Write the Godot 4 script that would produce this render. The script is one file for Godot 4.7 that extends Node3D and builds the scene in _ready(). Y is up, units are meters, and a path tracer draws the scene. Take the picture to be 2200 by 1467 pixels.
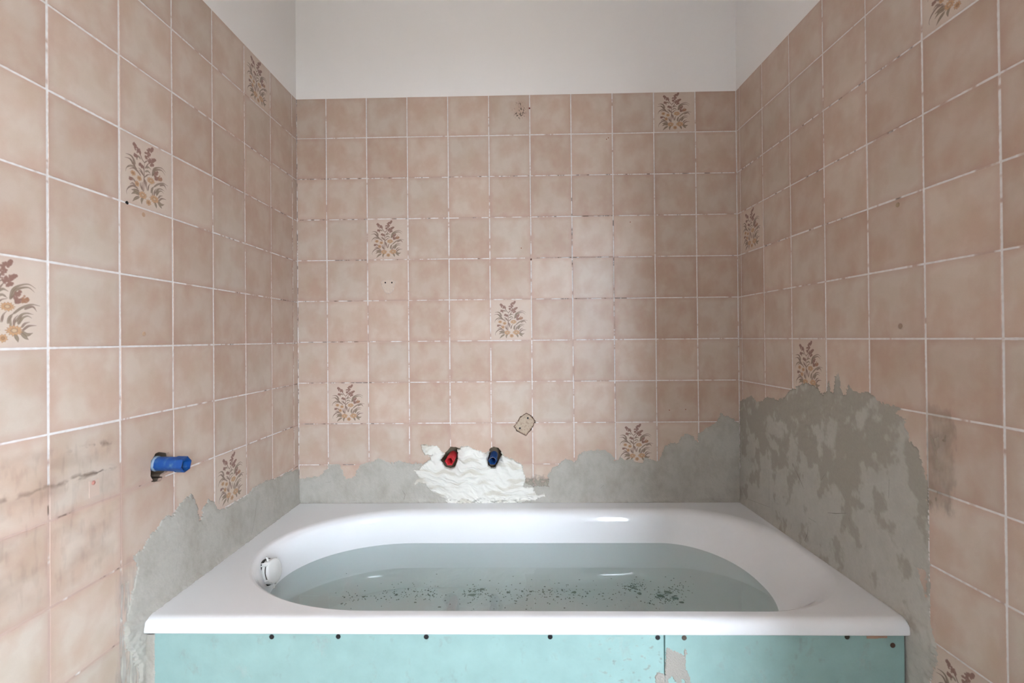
extends Node3D
# A half-renovated bathroom: bath of water between three tiled walls, bare mortar, pipe plugs, green board below the rim.
# World: back wall face z = 0, x to the right, y up, floor y = 0, metres.

const FOCAL := 1033.6            # lens in pixels of the 2200 x 1467 photograph
const CY := 721.77               # row of the horizon line of the lens
const Y0 := 1.158                # height of the tile joint that runs level with the lens
const CAM := Vector3(0.86331, 1.16491, 1.75339)
const PITCH := 0.15              # tile module
const RIM := 0.57                # top of the bath rim
const WATER := 0.468
const TILE_TOP := 2.054
const CEIL := 2.62
const DEPTH := 3.9               # room depth
const PART_END := 1.52           # where the wall beside the bath ends
const WIDE := 3.4
const WIN_X0 := 1.69
const WIN_X1 := 2.67
const TILE_DEEP := 0.008
const BED := 0.035

var cam_basis: Basis
var walls := {}                  # name -> {origin, x, y, z, node}
var mats := {}
var mortar_dry := lin(181, 177, 168)      # one mix on all three walls
var mortar_damp := lin(161, 155, 144)
var rng := RandomNumberGenerator.new()
var noise_a := FastNoiseLite.new()
var noise_b := FastNoiseLite.new()
var noise_c := FastNoiseLite.new()
var noise_cell := FastNoiseLite.new()


# ------------------------------------------------------------------ mesh builder
class MB:
	var v := PackedVector3Array()
	var n := PackedVector3Array()
	var uv := PackedVector2Array()
	var c := PackedColorArray()
	var idx := PackedInt32Array()

	func vert(p: Vector3, nn := Vector3.ZERO, t := Vector2.ZERO, col := Color.WHITE) -> int:
		v.append(p); n.append(nn); uv.append(t); c.append(col)
		return v.size() - 1

	func tri(a: int, b: int, d: int) -> void:
		idx.append(a); idx.append(b); idx.append(d)

	# flat quad, wound so that it faces along nn
	func quad(a: Vector3, b: Vector3, d: Vector3, e: Vector3, nn: Vector3, col := Color.WHITE, t := [Vector2(0, 0), Vector2(1, 0), Vector2(1, 1), Vector2(0, 1)]) -> void:
		var i := vert(a, nn, t[0], col)
		vert(b, nn, t[1], col); vert(d, nn, t[2], col); vert(e, nn, t[3], col)
		if (b - a).cross(d - a).dot(nn) > 0.0:
			tri(i, i + 2, i + 1); tri(i, i + 3, i + 2)
		else:
			tri(i, i + 1, i + 2); tri(i, i + 2, i + 3)

	func box(lo: Vector3, hi: Vector3, col := Color.WHITE) -> void:
		var p := func(x, y, z): return Vector3(hi.x if x else lo.x, hi.y if y else lo.y, hi.z if z else lo.z)
		quad(p.call(0, 0, 1), p.call(1, 0, 1), p.call(1, 1, 1), p.call(0, 1, 1), Vector3.BACK, col)
		quad(p.call(0, 0, 0), p.call(1, 0, 0), p.call(1, 1, 0), p.call(0, 1, 0), Vector3.FORWARD, col)
		quad(p.call(0, 0, 0), p.call(0, 0, 1), p.call(0, 1, 1), p.call(0, 1, 0), Vector3.LEFT, col)
		quad(p.call(1, 0, 0), p.call(1, 0, 1), p.call(1, 1, 1), p.call(1, 1, 0), Vector3.RIGHT, col)
		quad(p.call(0, 1, 0), p.call(1, 1, 0), p.call(1, 1, 1), p.call(0, 1, 1), Vector3.UP, col)
		quad(p.call(0, 0, 0), p.call(1, 0, 0), p.call(1, 0, 1), p.call(0, 0, 1), Vector3.DOWN, col)

	# box with small chamfers on all edges of its +z face
	func slab(lo: Vector3, hi: Vector3, b: float, uvlo := Vector2(0, 1), uvhi := Vector2(1, 0)) -> void:
		var fx0 := lo.x + b; var fx1 := hi.x - b; var fy0 := lo.y + b; var fy1 := hi.y - b
		var zf := hi.z; var zb := hi.z - b
		var t := func(x, y): return Vector2(lerpf(uvlo.x, uvhi.x, (x - lo.x) / (hi.x - lo.x)), lerpf(uvlo.y, uvhi.y, (y - lo.y) / (hi.y - lo.y)))
		var tq := func(a, bb, d, e): return [t.call(a.x, a.y), t.call(bb.x, bb.y), t.call(d.x, d.y), t.call(e.x, e.y)]
		var A := Vector3(fx0, fy0, zf); var B := Vector3(fx1, fy0, zf); var C := Vector3(fx1, fy1, zf); var D := Vector3(fx0, fy1, zf)
		var a := Vector3(lo.x, lo.y, zb); var bq := Vector3(hi.x, lo.y, zb); var cq := Vector3(hi.x, hi.y, zb); var dq := Vector3(lo.x, hi.y, zb)
		quad(A, B, C, D, Vector3.BACK, Color.WHITE, tq.call(A, B, C, D))
		quad(a, bq, B, A, Vector3(0, -0.7, 0.7), Color.WHITE, tq.call(a, bq, B, A))
		quad(bq, cq, C, B, Vector3(0.7, 0, 0.7), Color.WHITE, tq.call(bq, cq, C, B))
		quad(cq, dq, D, C, Vector3(0, 0.7, 0.7), Color.WHITE, tq.call(cq, dq, D, C))
		quad(dq, a, A, D, Vector3(-0.7, 0, 0.7), Color.WHITE, tq.call(dq, a, A, D))
		var e := Vector3(0, 0, lo.z - zb)
		quad(a, bq, bq + e, a + e, Vector3.DOWN, Color.WHITE, tq.call(a, bq, bq, a))
		quad(bq, cq, cq + e, bq + e, Vector3.RIGHT, Color.WHITE, tq.call(bq, cq, cq, bq))
		quad(cq, dq, dq + e, cq + e, Vector3.UP, Color.WHITE, tq.call(cq, dq, dq, cq))
		quad(dq, a, a + e, dq + e, Vector3.LEFT, Color.WHITE, tq.call(dq, a, a, dq))

	func smooth() -> void:
		for i in n.size():
			n[i] = Vector3.ZERO
		for k in range(0, idx.size(), 3):
			var a := idx[k]; var b := idx[k + 1]; var d := idx[k + 2]
			var m := (v[d] - v[a]).cross(v[b] - v[a])
			n[a] += m; n[b] += m; n[d] += m
		for i in n.size():
			n[i] = n[i].normalized() if n[i].length_squared() > 1e-20 else Vector3.UP

	func mesh(mat: Material = null) -> ArrayMesh:
		var arr := []
		arr.resize(Mesh.ARRAY_MAX)
		arr[Mesh.ARRAY_VERTEX] = v; arr[Mesh.ARRAY_NORMAL] = n; arr[Mesh.ARRAY_TEX_UV] = uv; arr[Mesh.ARRAY_COLOR] = c; arr[Mesh.ARRAY_INDEX] = idx
		var m := ArrayMesh.new()
		m.add_surface_from_arrays(Mesh.PRIMITIVE_TRIANGLES, arr)
		if mat:
			m.surface_set_material(0, mat)
		return m


func obj(called: String, mesh: Mesh, mat: Material, parent: Node = self, at := Transform3D()) -> MeshInstance3D:
	var o := MeshInstance3D.new()
	o.name = called
	o.mesh = mesh
	if mat:
		o.material_override = mat
	o.transform = at
	parent.add_child(o, true)
	return o


func tag(o: Node, label: String, category := "", group := "", kind := "") -> Node:
	if label: o.set_meta("label", label)
	if category: o.set_meta("category", category)
	if group: o.set_meta("group", group)
	if kind: o.set_meta("kind", kind)
	return o


func base(called: String, at := Transform3D()) -> Node3D:
	var o := Node3D.new()
	o.name = called
	o.transform = at
	add_child(o, true)
	return o


func lin(r: float, g: float, b: float) -> Color:      # sRGB 0..255 to a linear vertex colour
	return Color(r / 255.0, g / 255.0, b / 255.0).srgb_to_linear()


func plain(col: Color, rough := 0.6, spec := 0.5) -> StandardMaterial3D:
	var m := StandardMaterial3D.new()
	m.albedo_color = col
	m.roughness = rough
	m.metallic_specular = spec
	return m


func painted(rough := 0.9, spec := 0.3) -> StandardMaterial3D:   # colour comes from the vertices
	var m := plain(Color.WHITE, rough, spec)
	m.vertex_color_use_as_albedo = true
	return m


func noise_map(freq: float, seed_: int, size := 512, normal := false, strength := 4.0) -> NoiseTexture2D:
	var t := NoiseTexture2D.new()
	var f := FastNoiseLite.new()
	f.seed = seed_; f.frequency = freq; f.fractal_octaves = 5
	t.noise = f; t.width = size; t.height = size; t.seamless = true
	t.as_normal_map = normal; t.bump_strength = strength
	return t


# ------------------------------------------------------------------ photograph to place
func ray(px: float, py: float) -> Vector3:
	return cam_basis * Vector3((px - 1100.0) / FOCAL, -(py - CY) / FOCAL, -1.0)


func hit(px: float, py: float, point: Vector3, normal: Vector3) -> Vector3:
	var d := ray(px, py)
	return CAM + d * ((point - CAM).dot(normal) / d.dot(normal))


func on_wall(w: String, px: float, py: float) -> Vector2:        # local (along, up) on a wall's tile face
	var W: Dictionary = walls[w]
	var p: Vector3 = hit(px, py, W.origin, W.z) - W.origin
	return Vector2(p.dot(W.x), p.dot(W.y))


func outline(w: String, flat: Array) -> PackedVector2Array:
	var out := PackedVector2Array()
	for i in range(0, flat.size(), 2):
		out.append(on_wall(w, flat[i], flat[i + 1]))
	return out


func make_wall(called: String, origin: Vector3, x: Vector3, z: Vector3, label: String) -> void:
	var node := base(called, Transform3D(Basis(x, Vector3.UP, z), origin))
	tag(node, label, "wall", "", "structure")
	walls[called] = {"origin": origin, "x": x, "y": Vector3.UP, "z": z, "node": node}


# ------------------------------------------------------------------ main
func _ready() -> void:
	rng.seed = 20
	set_camera_and_light()
	set_noise()
	set_materials()
	build_room()
	build_tiles()
	build_mortar()
	build_filler()
	build_bath()
	build_apron()
	build_plugs()
	build_wall_marks()


func set_camera_and_light() -> void:
	cam_basis = Basis(Vector3.UP, 0.0201) * Basis(Vector3.RIGHT, 0.0052) * Basis(Vector3.BACK, -0.0092)
	var cam := Camera3D.new()
	cam.name = "camera"
	cam.projection = Camera3D.PROJECTION_FRUSTUM
	cam.near = 0.05
	cam.far = 60.0
	cam.size = 1467.0 / FOCAL * cam.near
	cam.frustum_offset = Vector2(0.0, (CY - 733.5) / FOCAL * cam.near)
	cam.transform = Transform3D(cam_basis, CAM)
	var lens := CameraAttributesPhysical.new()
	lens.frustum_focal_length = 17.0
	lens.frustum_focus_distance = 1.70
	lens.frustum_near = 0.05
	lens.frustum_far = 60.0
	lens.exposure_aperture = 5.0
	add_child(cam)
	cam.attributes = lens
	cam.projection = Camera3D.PROJECTION_FRUSTUM
	cam.near = 0.05
	cam.far = 60.0
	cam.size = 1467.0 / FOCAL * cam.near
	cam.frustum_offset = Vector2(0.0, (CY - 733.5) / FOCAL * cam.near)
	cam.current = true
	# a bright overcast sky, seen by the room only through its window
	var sky_mat := ProceduralSkyMaterial.new()
	sky_mat.sky_top_color = Color(0.895, 0.945, 1.0)
	sky_mat.sky_horizon_color = Color(0.87, 0.918, 0.975)
	sky_mat.sky_curve = 0.2
	sky_mat.ground_bottom_color = Color(0.33, 0.32, 0.30)
	sky_mat.ground_horizon_color = Color(0.42, 0.41, 0.40)
	var sky := Sky.new()
	sky.sky_material = sky_mat
	var env := Environment.new()
	env.background_mode = Environment.BG_SKY
	env.sky = sky
	env.background_energy_multiplier = 2.0
	env.tonemap_mode = Environment.TONE_MAPPER_LINEAR
	env.tonemap_exposure = 24.6
	env.sdfgi_enabled = true
	env.ssao_enabled = true
	env.ssil_enabled = true
	var we := WorldEnvironment.new()
	we.name = "sky"
	we.environment = env
	add_child(we)


func set_noise() -> void:
	noise_a.seed = 3; noise_a.frequency = 1.0; noise_a.fractal_octaves = 4
	noise_b.seed = 8; noise_b.frequency = 1.0; noise_b.fractal_octaves = 3
	noise_c.seed = 15; noise_c.frequency = 1.0; noise_c.fractal_octaves = 2
	noise_cell.seed = 4; noise_cell.frequency = 1.0
	noise_cell.noise_type = FastNoiseLite.TYPE_CELLULAR
	noise_cell.cellular_return_type = FastNoiseLite.RETURN_DISTANCE2_SUB
	noise_cell.domain_warp_enabled = true
	noise_cell.domain_warp_amplitude = 0.6
	noise_cell.domain_warp_frequency = 1.2


# ------------------------------------------------------------------ materials
func set_materials() -> void:
	# plain tiles: clouded beige pink glaze
	mats.tile = []
	for k in 6:
		var im := clouded_tile(k * 71 + 5, 0.0)
		var t := ImageTexture.create_from_image(im)
		for tone in [Color(1, 1, 1), Color(0.955, 0.945, 0.94), Color(0.975, 0.985, 0.99)]:
			mats.tile.append(glaze(t, tone))
	mats.decor = glaze(ImageTexture.create_from_image(flower_tile()), Color.WHITE)
	mats.grout = painted(0.85)
	mats.bed = rough_mat(Color(0.40, 0.35, 0.30), 40, 0.9, 0.3)
	mats.brick = plain(Color(0.42, 0.37, 0.31), 0.9, 0.3)
	mats.plaster = plain(Color(0.94, 0.922, 0.908), 0.85, 0.3)
	mats.mortar = painted(0.9, 0.25)
	mats.filler = painted(0.75, 0.35)
	mats.enamel = plain(Color(0.945, 0.947, 0.955), 0.07, 0.5)
	mats.pvc_white = plain(Color(0.92, 0.92, 0.91), 0.35)
	mats.dark = plain(Color(0.05, 0.05, 0.055), 0.7)
	mats.screw = plain(Color(0.07, 0.07, 0.085), 0.45)
	mats.blue = plastic(Color(0.05, 0.28, 0.56), Color(0.22, 0.38, 0.57), 12)
	mats.red = plastic(Color(0.80, 0.16, 0.20), Color(0.86, 0.42, 0.42), 13)
	mats.floor = plain(Color(0.42, 0.40, 0.37), 0.7, 0.3)
	mats.white_paint = plain(Color(0.9, 0.9, 0.89), 0.4)
	mats.door = plain(Color(0.86, 0.85, 0.83), 0.45)
	mats.glass = plain(Color(0.95, 0.97, 0.97, 0.04), 0.02)
	mats.glass.transparency = BaseMaterial3D.TRANSPARENCY_ALPHA
	mats.water = plain(Color(0.50, 0.76, 0.74, 0.30), 0.0)
	mats.water.transparency = BaseMaterial3D.TRANSPARENCY_ALPHA


func glaze(t: Texture2D, tone: Color) -> StandardMaterial3D:
	var m := plain(tone, 0.34, 0.45)
	m.albedo_texture = t
	m.texture_repeat = false
	return m


func rough_mat(col: Color, seed_: int, rough: float, relief_cm: float, mottle := 0.06) -> StandardMaterial3D:
	var m := plain(Color.WHITE, rough, 0.3)
	var t := noise_map(0.012, seed_)
	var ramp := Gradient.new()
	ramp.set_color(0, Color(col.r * (1.0 - mottle), col.g * (1.0 - mottle * 1.05), col.b * (1.0 - mottle * 1.1)))
	ramp.set_color(1, Color(minf(1, col.r * (1.0 + mottle)), minf(1, col.g * (1.0 + mottle)), minf(1, col.b * (1.0 + mottle))))
	t.color_ramp = ramp
	m.albedo_texture = t
	m.heightmap_enabled = true
	m.heightmap_texture = noise_map(0.03, seed_ + 1)
	m.heightmap_scale = relief_cm
	m.uv1_triplanar = true
	m.uv1_scale = Vector3(1.6, 1.6, 1.6)
	return m


func plastic(col: Color, worn: Color, seed_: int) -> StandardMaterial3D:
	var m := plain(Color.WHITE, 0.45, 0.5)
	var t := noise_map(0.02, seed_, 256)
	var ramp := Gradient.new()
	ramp.offsets = PackedFloat32Array([0.0, 0.55, 0.75, 0.9])
	ramp.colors = PackedColorArray([col, col, col.lerp(worn, 0.5), worn.lerp(Color(0.75, 0.72, 0.66), 0.3)])
	t.color_ramp = ramp
	m.albedo_texture = t
	m.uv1_triplanar = true
	m.uv1_scale = Vector3(7, 7, 7)
	return m


func clouded_tile(seed_: int, flat: float) -> Image:
	var s := 256
	var im := Image.create(s, s, false, Image.FORMAT_RGB8)
	var f := FastNoiseLite.new()
	f.seed = seed_; f.frequency = 0.006; f.fractal_octaves = 4; f.fractal_gain = 0.45
	var g := FastNoiseLite.new()
	g.seed = seed_ + 9; g.frequency = 0.02; g.fractal_octaves = 3
	var light := Color(0.795, 0.722, 0.662)
	var pink := Color(0.755, 0.650, 0.580)
	var tan_ := Color(0.740, 0.655, 0.575)
	for y in s:
		for x in s:
			var a := f.get_noise_2d(x, y * 0.7) * 1.5
			var b := g.get_noise_2d(x, y) * 0.5
			var t := clampf(0.30 + a * 0.9 + b * 0.35, 0.0, 1.0)
			var c := light.lerp(pink, t * (1.0 - flat))
			c = c.lerp(tan_, clampf(f.get_noise_2d(x + 900, y) * 1.3, 0.0, 1.0) * 0.5 * (1.0 - flat))
			# the glaze gathers pinker along the rim of each tile, unevenly
			var edge := minf(minf(x, s - 1 - x), minf(y, s - 1 - y)) / float(s)
			var e := clampf(1.0 - edge / (0.07 + 0.07 * (f.get_noise_2d(x * 1.5 + 300, y * 1.5) + 0.4)), 0.0, 1.0)
			c = c.lerp(Color(0.735, 0.605, 0.545), e * 0.5 * (1.0 - flat * 0.6))
			var k := 1.0 + rng.randf_range(-0.012, 0.012)
			im.set_pixel(x, y, Color(c.r * k, c.g * k, c.b * k))
	return im


# ---- printed bouquet
func ink(im: Image, x: int, y: int, c: Color, a: float) -> void:
	if x < 0 or y < 0 or x >= im.get_width() or y >= im.get_height() or a <= 0.0:
		return
	im.set_pixel(x, y, im.get_pixel(x, y).lerp(c, minf(a, 1.0)))


func stroke(im: Image, pts: Array, w0: float, w1: float, fill: Color, line: Color) -> void:
	var curve := Curve2D.new()
	for i in pts.size():
		var p := Vector2(pts[i][0], pts[i][1])
		var before: Vector2 = Vector2(pts[maxi(i - 1, 0)][0], pts[maxi(i - 1, 0)][1])
		var after: Vector2 = Vector2(pts[mini(i + 1, pts.size() - 1)][0], pts[mini(i + 1, pts.size() - 1)][1])
		var tan_ := (after - before) / 6.0
		curve.add_point(p, -tan_, tan_)
	curve.bake_interval = 3.0
	var baked := curve.get_baked_points()
	var s := im.get_width() / 1275.0
	var path := PackedVector2Array()
	for p in baked:
		path.append(Vector2((p.x - 140.0), (p.y - 150.0)) * s)
	var total := path.size()
	for k in total:
		var f := k / float(maxi(total - 1, 1))
		# widest a third of the way along
		var w := (w0 + (w1 - w0) * f) * s * (0.35 + 0.65 * sin(PI * clampf(f * 0.9 + 0.1, 0, 1)))
		var q := path[k]
		var r := ceili(w + 1.5)
		for dy in range(-r, r + 1):
			for dx in range(-r, r + 1):
				var px := floori(q.x) + dx
				var py := floori(q.y) + dy
				var d := Vector2(px + 0.5, py + 0.5).distance_to(q)
				if d < w + 1.0:
					ink(im, px, py, fill, 0.10 * clampf(w + 0.5 - d, 0, 1))
					ink(im, px, py, line, 0.19 * clampf(1.2 - absf(d - w), 0, 1))


func flower(im: Image, cx: float, cy: float, rx: float, ry: float, fill: Color, line: Color, eye: Color, petals: int, sd: int) -> void:
	var s := im.get_width() / 1275.0
	var c := Vector2(cx - 140.0, cy - 150.0) * s
	var R := maxf(rx, ry) * s * 1.2
	for y in range(floori(c.y - R), ceili(c.y + R)):
		for x in range(floori(c.x - R), ceili(c.x + R)):
			var q := (Vector2(x + 0.5, y + 0.5) - c) / Vector2(rx * s, ry * s)
			var th := q.angle()
			var edge := 0.86 + 0.14 * cos(th * petals + sd) + 0.05 * sin(th * 5.0 + sd * 2.0)
			var d := q.length() / edge
			if d > 1.06:
				continue
			var inside := clampf((1.0 - d) * 14.0 + 0.3, 0, 1)
			ink(im, x, y, fill, 0.72 * inside)
			ink(im, x, y, line, 0.55 * clampf(1.0 - absf(d - 0.97) * 12.0, 0, 1))
			ink(im, x, y, line, 0.35 * clampf(cos(th * petals + sd + PI) - 0.35, 0, 1) * clampf(d * 2.0 - 0.7, 0, 1))
			if d < 0.48:
				ink(im, x, y, eye, 0.6 * clampf((0.46 - d) * 12.0, 0, 1))
				ink(im, x, y, line, 0.75 * clampf(1.0 - absf(d - 0.42) * 9.0, 0, 1))


func cluster(im: Image, cx: float, cy: float, length: float, width: float, ang: float, col: Color, line: Color, r: RandomNumberGenerator) -> void:
	for k in int(length * width / 105.0) + 8:
		var f := r.randf_range(-1.0, 1.0)
		var taper := 1.0 - 0.75 * clampf(f, 0, 1)
		var q := Vector2(f * length, r.randf_range(-1, 1) * width * 1.3 * taper).rotated(ang)
		flower(im, cx + q.x, cy + q.y, r.randf_range(17, 26), r.randf_range(17, 26), col, line, col, 5, k)


func flower_tile() -> Image:
	var small := clouded_tile(611, 0.75)
	small.resize(640, 640, Image.INTERPOLATE_BILINEAR)
	var im := small
	for i in 1:
		im.adjust_bcs(1.02, 1.0, 0.92)
	var r := RandomNumberGenerator.new()
	r.seed = 5
	var leaf := Color(0.61, 0.555, 0.465)
	var leaf2 := Color(0.615, 0.525, 0.465)
	var line := Color(0.435, 0.345, 0.31)
	var mauve := Color(0.575, 0.430, 0.385)
	var amber := Color(0.745, 0.545, 0.360)
	var pale := Color(0.765, 0.690, 0.590)
	var leaves := [
		[[480, 660], [450, 590], [370, 540], [260, 548]], [[500, 740], [430, 670], [350, 610], [240, 625]],
		[[510, 740], [430, 720], [350, 740], [280, 800], [262, 870]], [[600, 830], [540, 780], [440, 750], [340, 800]],
		[[480, 990], [420, 950], [330, 940]], [[480, 1070], [420, 1035], [355, 1075]], [[540, 1100], [430, 1080], [330, 1140], [278, 1220], [288, 1280]],
		[[890, 740], [920, 620], [1000, 550], [1140, 510], [1250, 565]], [[905, 720], [960, 620], [1050, 570], [1150, 560], [1230, 620]],
		[[940, 940], [1040, 860], [1180, 800], [1310, 815]], [[1090, 870], [1200, 830], [1260, 900]], [[960, 1060], [1040, 960], [1120, 930], [1210, 945]],
		[[1010, 1080], [1060, 1000], [1130, 970], [1190, 1000]], [[1050, 1130], [1090, 1080], [1160, 1055]], [[1060, 1180], [1140, 1115], [1255, 1105]],
		[[750, 640], [800, 610], [870, 640]], [[720, 720], [790, 690], [860, 735]], [[660, 790], [600, 720], [545, 710]], [[690, 880], [740, 930], [745, 1000]],
		[[780, 1060], [800, 970], [850, 910]], [[860, 1080], [880, 1000], [950, 930]], [[640, 1090], [600, 1010], [610, 960]], [[560, 1130], [470, 1140], [390, 1160]],
		[[940, 1110], [950, 1020], [1000, 960]], [[1000, 1090], [1010, 1030], [1060, 960]], [[900, 1110], [890, 1030], [920, 980]],
		[[420, 680], [390, 620], [340, 600]], [[470, 700], [440, 620], [410, 530]], [[520, 560], [510, 520], [460, 495]], [[600, 520], [560, 490], [480, 500]],
	]
	for l in leaves:
		stroke(im, l, 22.0, 6.0, leaf if r.randf() < 0.6 else leaf2, line)
	for l in [[[560, 1200], [470, 1190], [390, 1240]], [[560, 1250], [480, 1300], [415, 1370]], [[650, 1250], [625, 1300], [630, 1365]], [[960, 1250], [985, 1300], [995, 1345]], [[1050, 1200], [1120, 1240], [1200, 1215]], [[1050, 1230], [1100, 1280], [1140, 1310]], [[560, 1170], [480, 1150], [395, 1165]]]:
		stroke(im, l, 34.0, 12.0, leaf, line)
	for l in [[[680, 1110], [685, 950], [690, 830], [690, 700], [700, 560]], [[700, 560], [640, 510], [600, 440], [540, 370]], [[700, 560], [740, 520], [790, 480]], [[715, 660], [790, 550], [825, 515]], [[745, 460], [790, 380], [830, 310]], [[690, 820], [620, 770], [560, 740]], [[705, 830], [780, 760], [850, 740]], [[700, 900], [760, 1070]], [[690, 700], [640, 650], [600, 630]], [[900, 740], [960, 670], [1020, 620]], [[960, 800], [1000, 760]], [[660, 1110], [640, 1000], [650, 940]]]:
		stroke(im, l, 13.0, 9.0, mauve.lerp(leaf, 0.4), line)
	for q in [[525, 360, 105, 42, -2.45], [830, 300, 125, 42, -0.85], [875, 455, 115, 32, -0.5], [885, 525, 38, 30, 0.0], [625, 640, 55, 24, 0.3], [990, 665, 65, 26, -0.8], [1005, 752, 50, 26, -0.2], [500, 500, 42, 20, 0.1], [740, 440, 22, 14, 1.3], [375, 965, 26, 18, 0.2]]:
		cluster(im, q[0], q[1], q[2], q[3], q[4], mauve, line, r)
	cluster(im, 1095, 735, 42, 38, 0.0, Color(0.66, 0.48, 0.37), line, r)
	for q in [[430, 845, 64, 50], [575, 895, 62, 50], [520, 1015, 58, 58], [855, 850, 104, 66], [655, 1188, 104, 74], [945, 1182, 122, 80], [795, 1290, 68, 62]]:
		flower(im, q[0], q[1], q[2], q[3], amber, line, pale if q[2] > 90 else line.lerp(amber, 0.5), 13 if q[2] > 90 else 9, int(q[0]))
	return im


# ------------------------------------------------------------------ room shell
func build_room() -> void:
	make_wall("wall_back", Vector3(0, 0, 0), Vector3.RIGHT, Vector3.BACK, "tiled wall behind the long side of the bath with white plaster above")
	var al := 0.00111
	make_wall("wall_left", Vector3(0.04033, 0, 0), -Vector3(sin(al), 0, cos(al)), Vector3(cos(al), 0, -sin(al)), "bright tiled wall with one blue pipe plug and mould stains")
	var ar := 0.03296
	make_wall("wall_right", Vector3(1.6467, 0, 0), Vector3(sin(ar), 0, cos(ar)), -Vector3(cos(ar), 0, -sin(ar)), "shaded tiled wall with a tall rounded patch of bare grey mortar")
	make_wall("wall_front", Vector3(0.85, 0, DEPTH), Vector3.LEFT, Vector3.FORWARD, "plain white wall with a door opposite the bath")
	var b := MB.new()
	b.box(Vector3(-0.25, 0, -0.2), Vector3(1.95, CEIL, -BED))
	obj("masonry", b.mesh(), mats.brick, walls.wall_back.node)
	b = MB.new()
	b.box(Vector3(-0.1, TILE_TOP, -BED), Vector3(1.8, CEIL, -0.0015))
	obj("plaster", b.mesh(), mats.plaster, walls.wall_back.node)
	# left: local x runs from the corner (0) towards -DEPTH
	b = MB.new()
	b.box(Vector3(-DEPTH - 0.1, 0, -0.2), Vector3(0.1, CEIL, -BED))
	obj("masonry", b.mesh(), mats.brick, walls.wall_left.node)
	b = MB.new()
	b.box(Vector3(-DEPTH, TILE_TOP, -BED), Vector3(0.05, CEIL, -0.0015))
	b.box(Vector3(-DEPTH, 0, -BED), Vector3(-left_u(11), TILE_TOP, -0.0015))
	obj("plaster", b.mesh(), mats.plaster, walls.wall_left.node)
	# right: a short wall beside the bath; beyond its end the room widens and a window looks in past it
	b = MB.new()
	b.box(Vector3(-0.1, 0, -0.11), Vector3(PART_END, CEIL, -BED))
	obj("masonry", b.mesh(), mats.brick, walls.wall_right.node)
	b = MB.new()
	var u7 := right_u(7)
	b.box(Vector3(-0.05, TILE_TOP, -BED), Vector3(u7, CEIL, -0.0015))
	b.box(Vector3(u7, 0, -BED), Vector3(PART_END, CEIL, -0.0015))
	b.box(Vector3(PART_END, 0, -0.122), Vector3(PART_END + 0.012, CEIL, -0.0015))
	b.box(Vector3(-0.1, 0, -0.122), Vector3(PART_END, CEIL, -0.11))
	obj("plaster", b.mesh(), mats.plaster, walls.wall_right.node)
	var W: Dictionary = walls.wall_right
	make_wall("wall_shaft", W.origin + W.x * 1.26, W.x, W.z, "boxed-in pipe shaft plastered white beside the bath")
	b = MB.new()
	b.box(Vector3(0, 0, -0.0015), Vector3(PART_END + 0.012 - 1.26, CEIL, 0.195))
	obj("plaster", b.mesh(), mats.plaster, walls.wall_shaft.node)
	# the wider part of the room behind the lens
	make_wall("wall_side", Vector3(WIDE, 0, 0), Vector3.BACK, Vector3.LEFT, "plain white wall of the wider part of the room")
	b = MB.new()
	var v := [2.05, 3.10, 0.80, 2.35]
	for q in [[1.0, 0.0, v[0], CEIL], [v[0], 0.0, v[1], v[2]], [v[0], v[3], v[1], CEIL], [v[1], 0.0, DEPTH + 0.1, CEIL]]:
		b.box(Vector3(q[0], q[1], -0.30), Vector3(q[2], q[3], 0))
	obj("plaster", b.mesh(), mats.plaster, walls.wall_side.node)
	build_window("window_2", "wall_side", v, "wide white framed window in the side wall")
	make_wall("wall_return", Vector3(1.7, 0, PART_END - 0.25), Vector3.RIGHT, Vector3.BACK, "plain white wall beside the outer face of the bath partition")
	b = MB.new()
	b.box(Vector3(0.10, 0, -0.12), Vector3(WIDE - 1.7 + 0.1, CEIL, 0))
	obj("plaster", b.mesh(), mats.plaster, walls.wall_return.node)
	# front wall: door and window; local x = 0.85 - world x
	var w := window_rect()
	b = MB.new()
	for q in [[0.85 - WIDE - 0.1, 0.0, w[0], CEIL], [w[0], 0.0, w[1], w[2]], [w[0], w[3], w[1], CEIL], [w[1], 0.0, -0.1, CEIL], [-0.1, 2.05, 0.72, CEIL], [0.72, 0.0, 1.0, CEIL]]:
		b.box(Vector3(q[0], q[1], -0.30), Vector3(q[2], q[3], 0))
	obj("plaster", b.mesh(), mats.plaster, walls.wall_front.node)
	build_window("window_1", "wall_front", w, "white framed window with one clear pane in a deep reveal")
	var door := base("door_1", Transform3D(Basis(Vector3.LEFT, Vector3.UP, Vector3.FORWARD), Vector3(0.85, 0, DEPTH)))
	tag(door, "plain cream door with a lever handle in the white wall", "door", "", "structure")
	b = MB.new()
	b.slab(Vector3(-0.06, 0.008, -0.09), Vector3(0.68, 2.01, -0.045), 0.004)
	obj("leaf", b.mesh(), mats.door, door)
	b = MB.new()
	b.box(Vector3(-0.1, 0, -0.30), Vector3(-0.06, 2.05, 0.012)); b.box(Vector3(0.68, 0, -0.30), Vector3(0.72, 2.05, 0.012)); b.box(Vector3(-0.06, 2.01, -0.30), Vector3(0.68, 2.05, 0.012))
	obj("frame", b.mesh(), mats.white_paint, door)
	b = MB.new()
	b.slab(Vector3(0.50, 1.03, 0.0), Vector3(0.63, 1.05, 0.014), 0.004); b.box(Vector3(0.60, 1.032, -0.045), Vector3(0.618, 1.048, 0.0))
	obj("handle", b.mesh(), plain(Color(0.6, 0.6, 0.6), 0.3), door)
	# floor and ceiling
	b = MB.new()
	b.box(Vector3(-0.2, -0.12, -0.2), Vector3(WIDE + 0.2, 0.0, DEPTH + 0.3))
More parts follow.
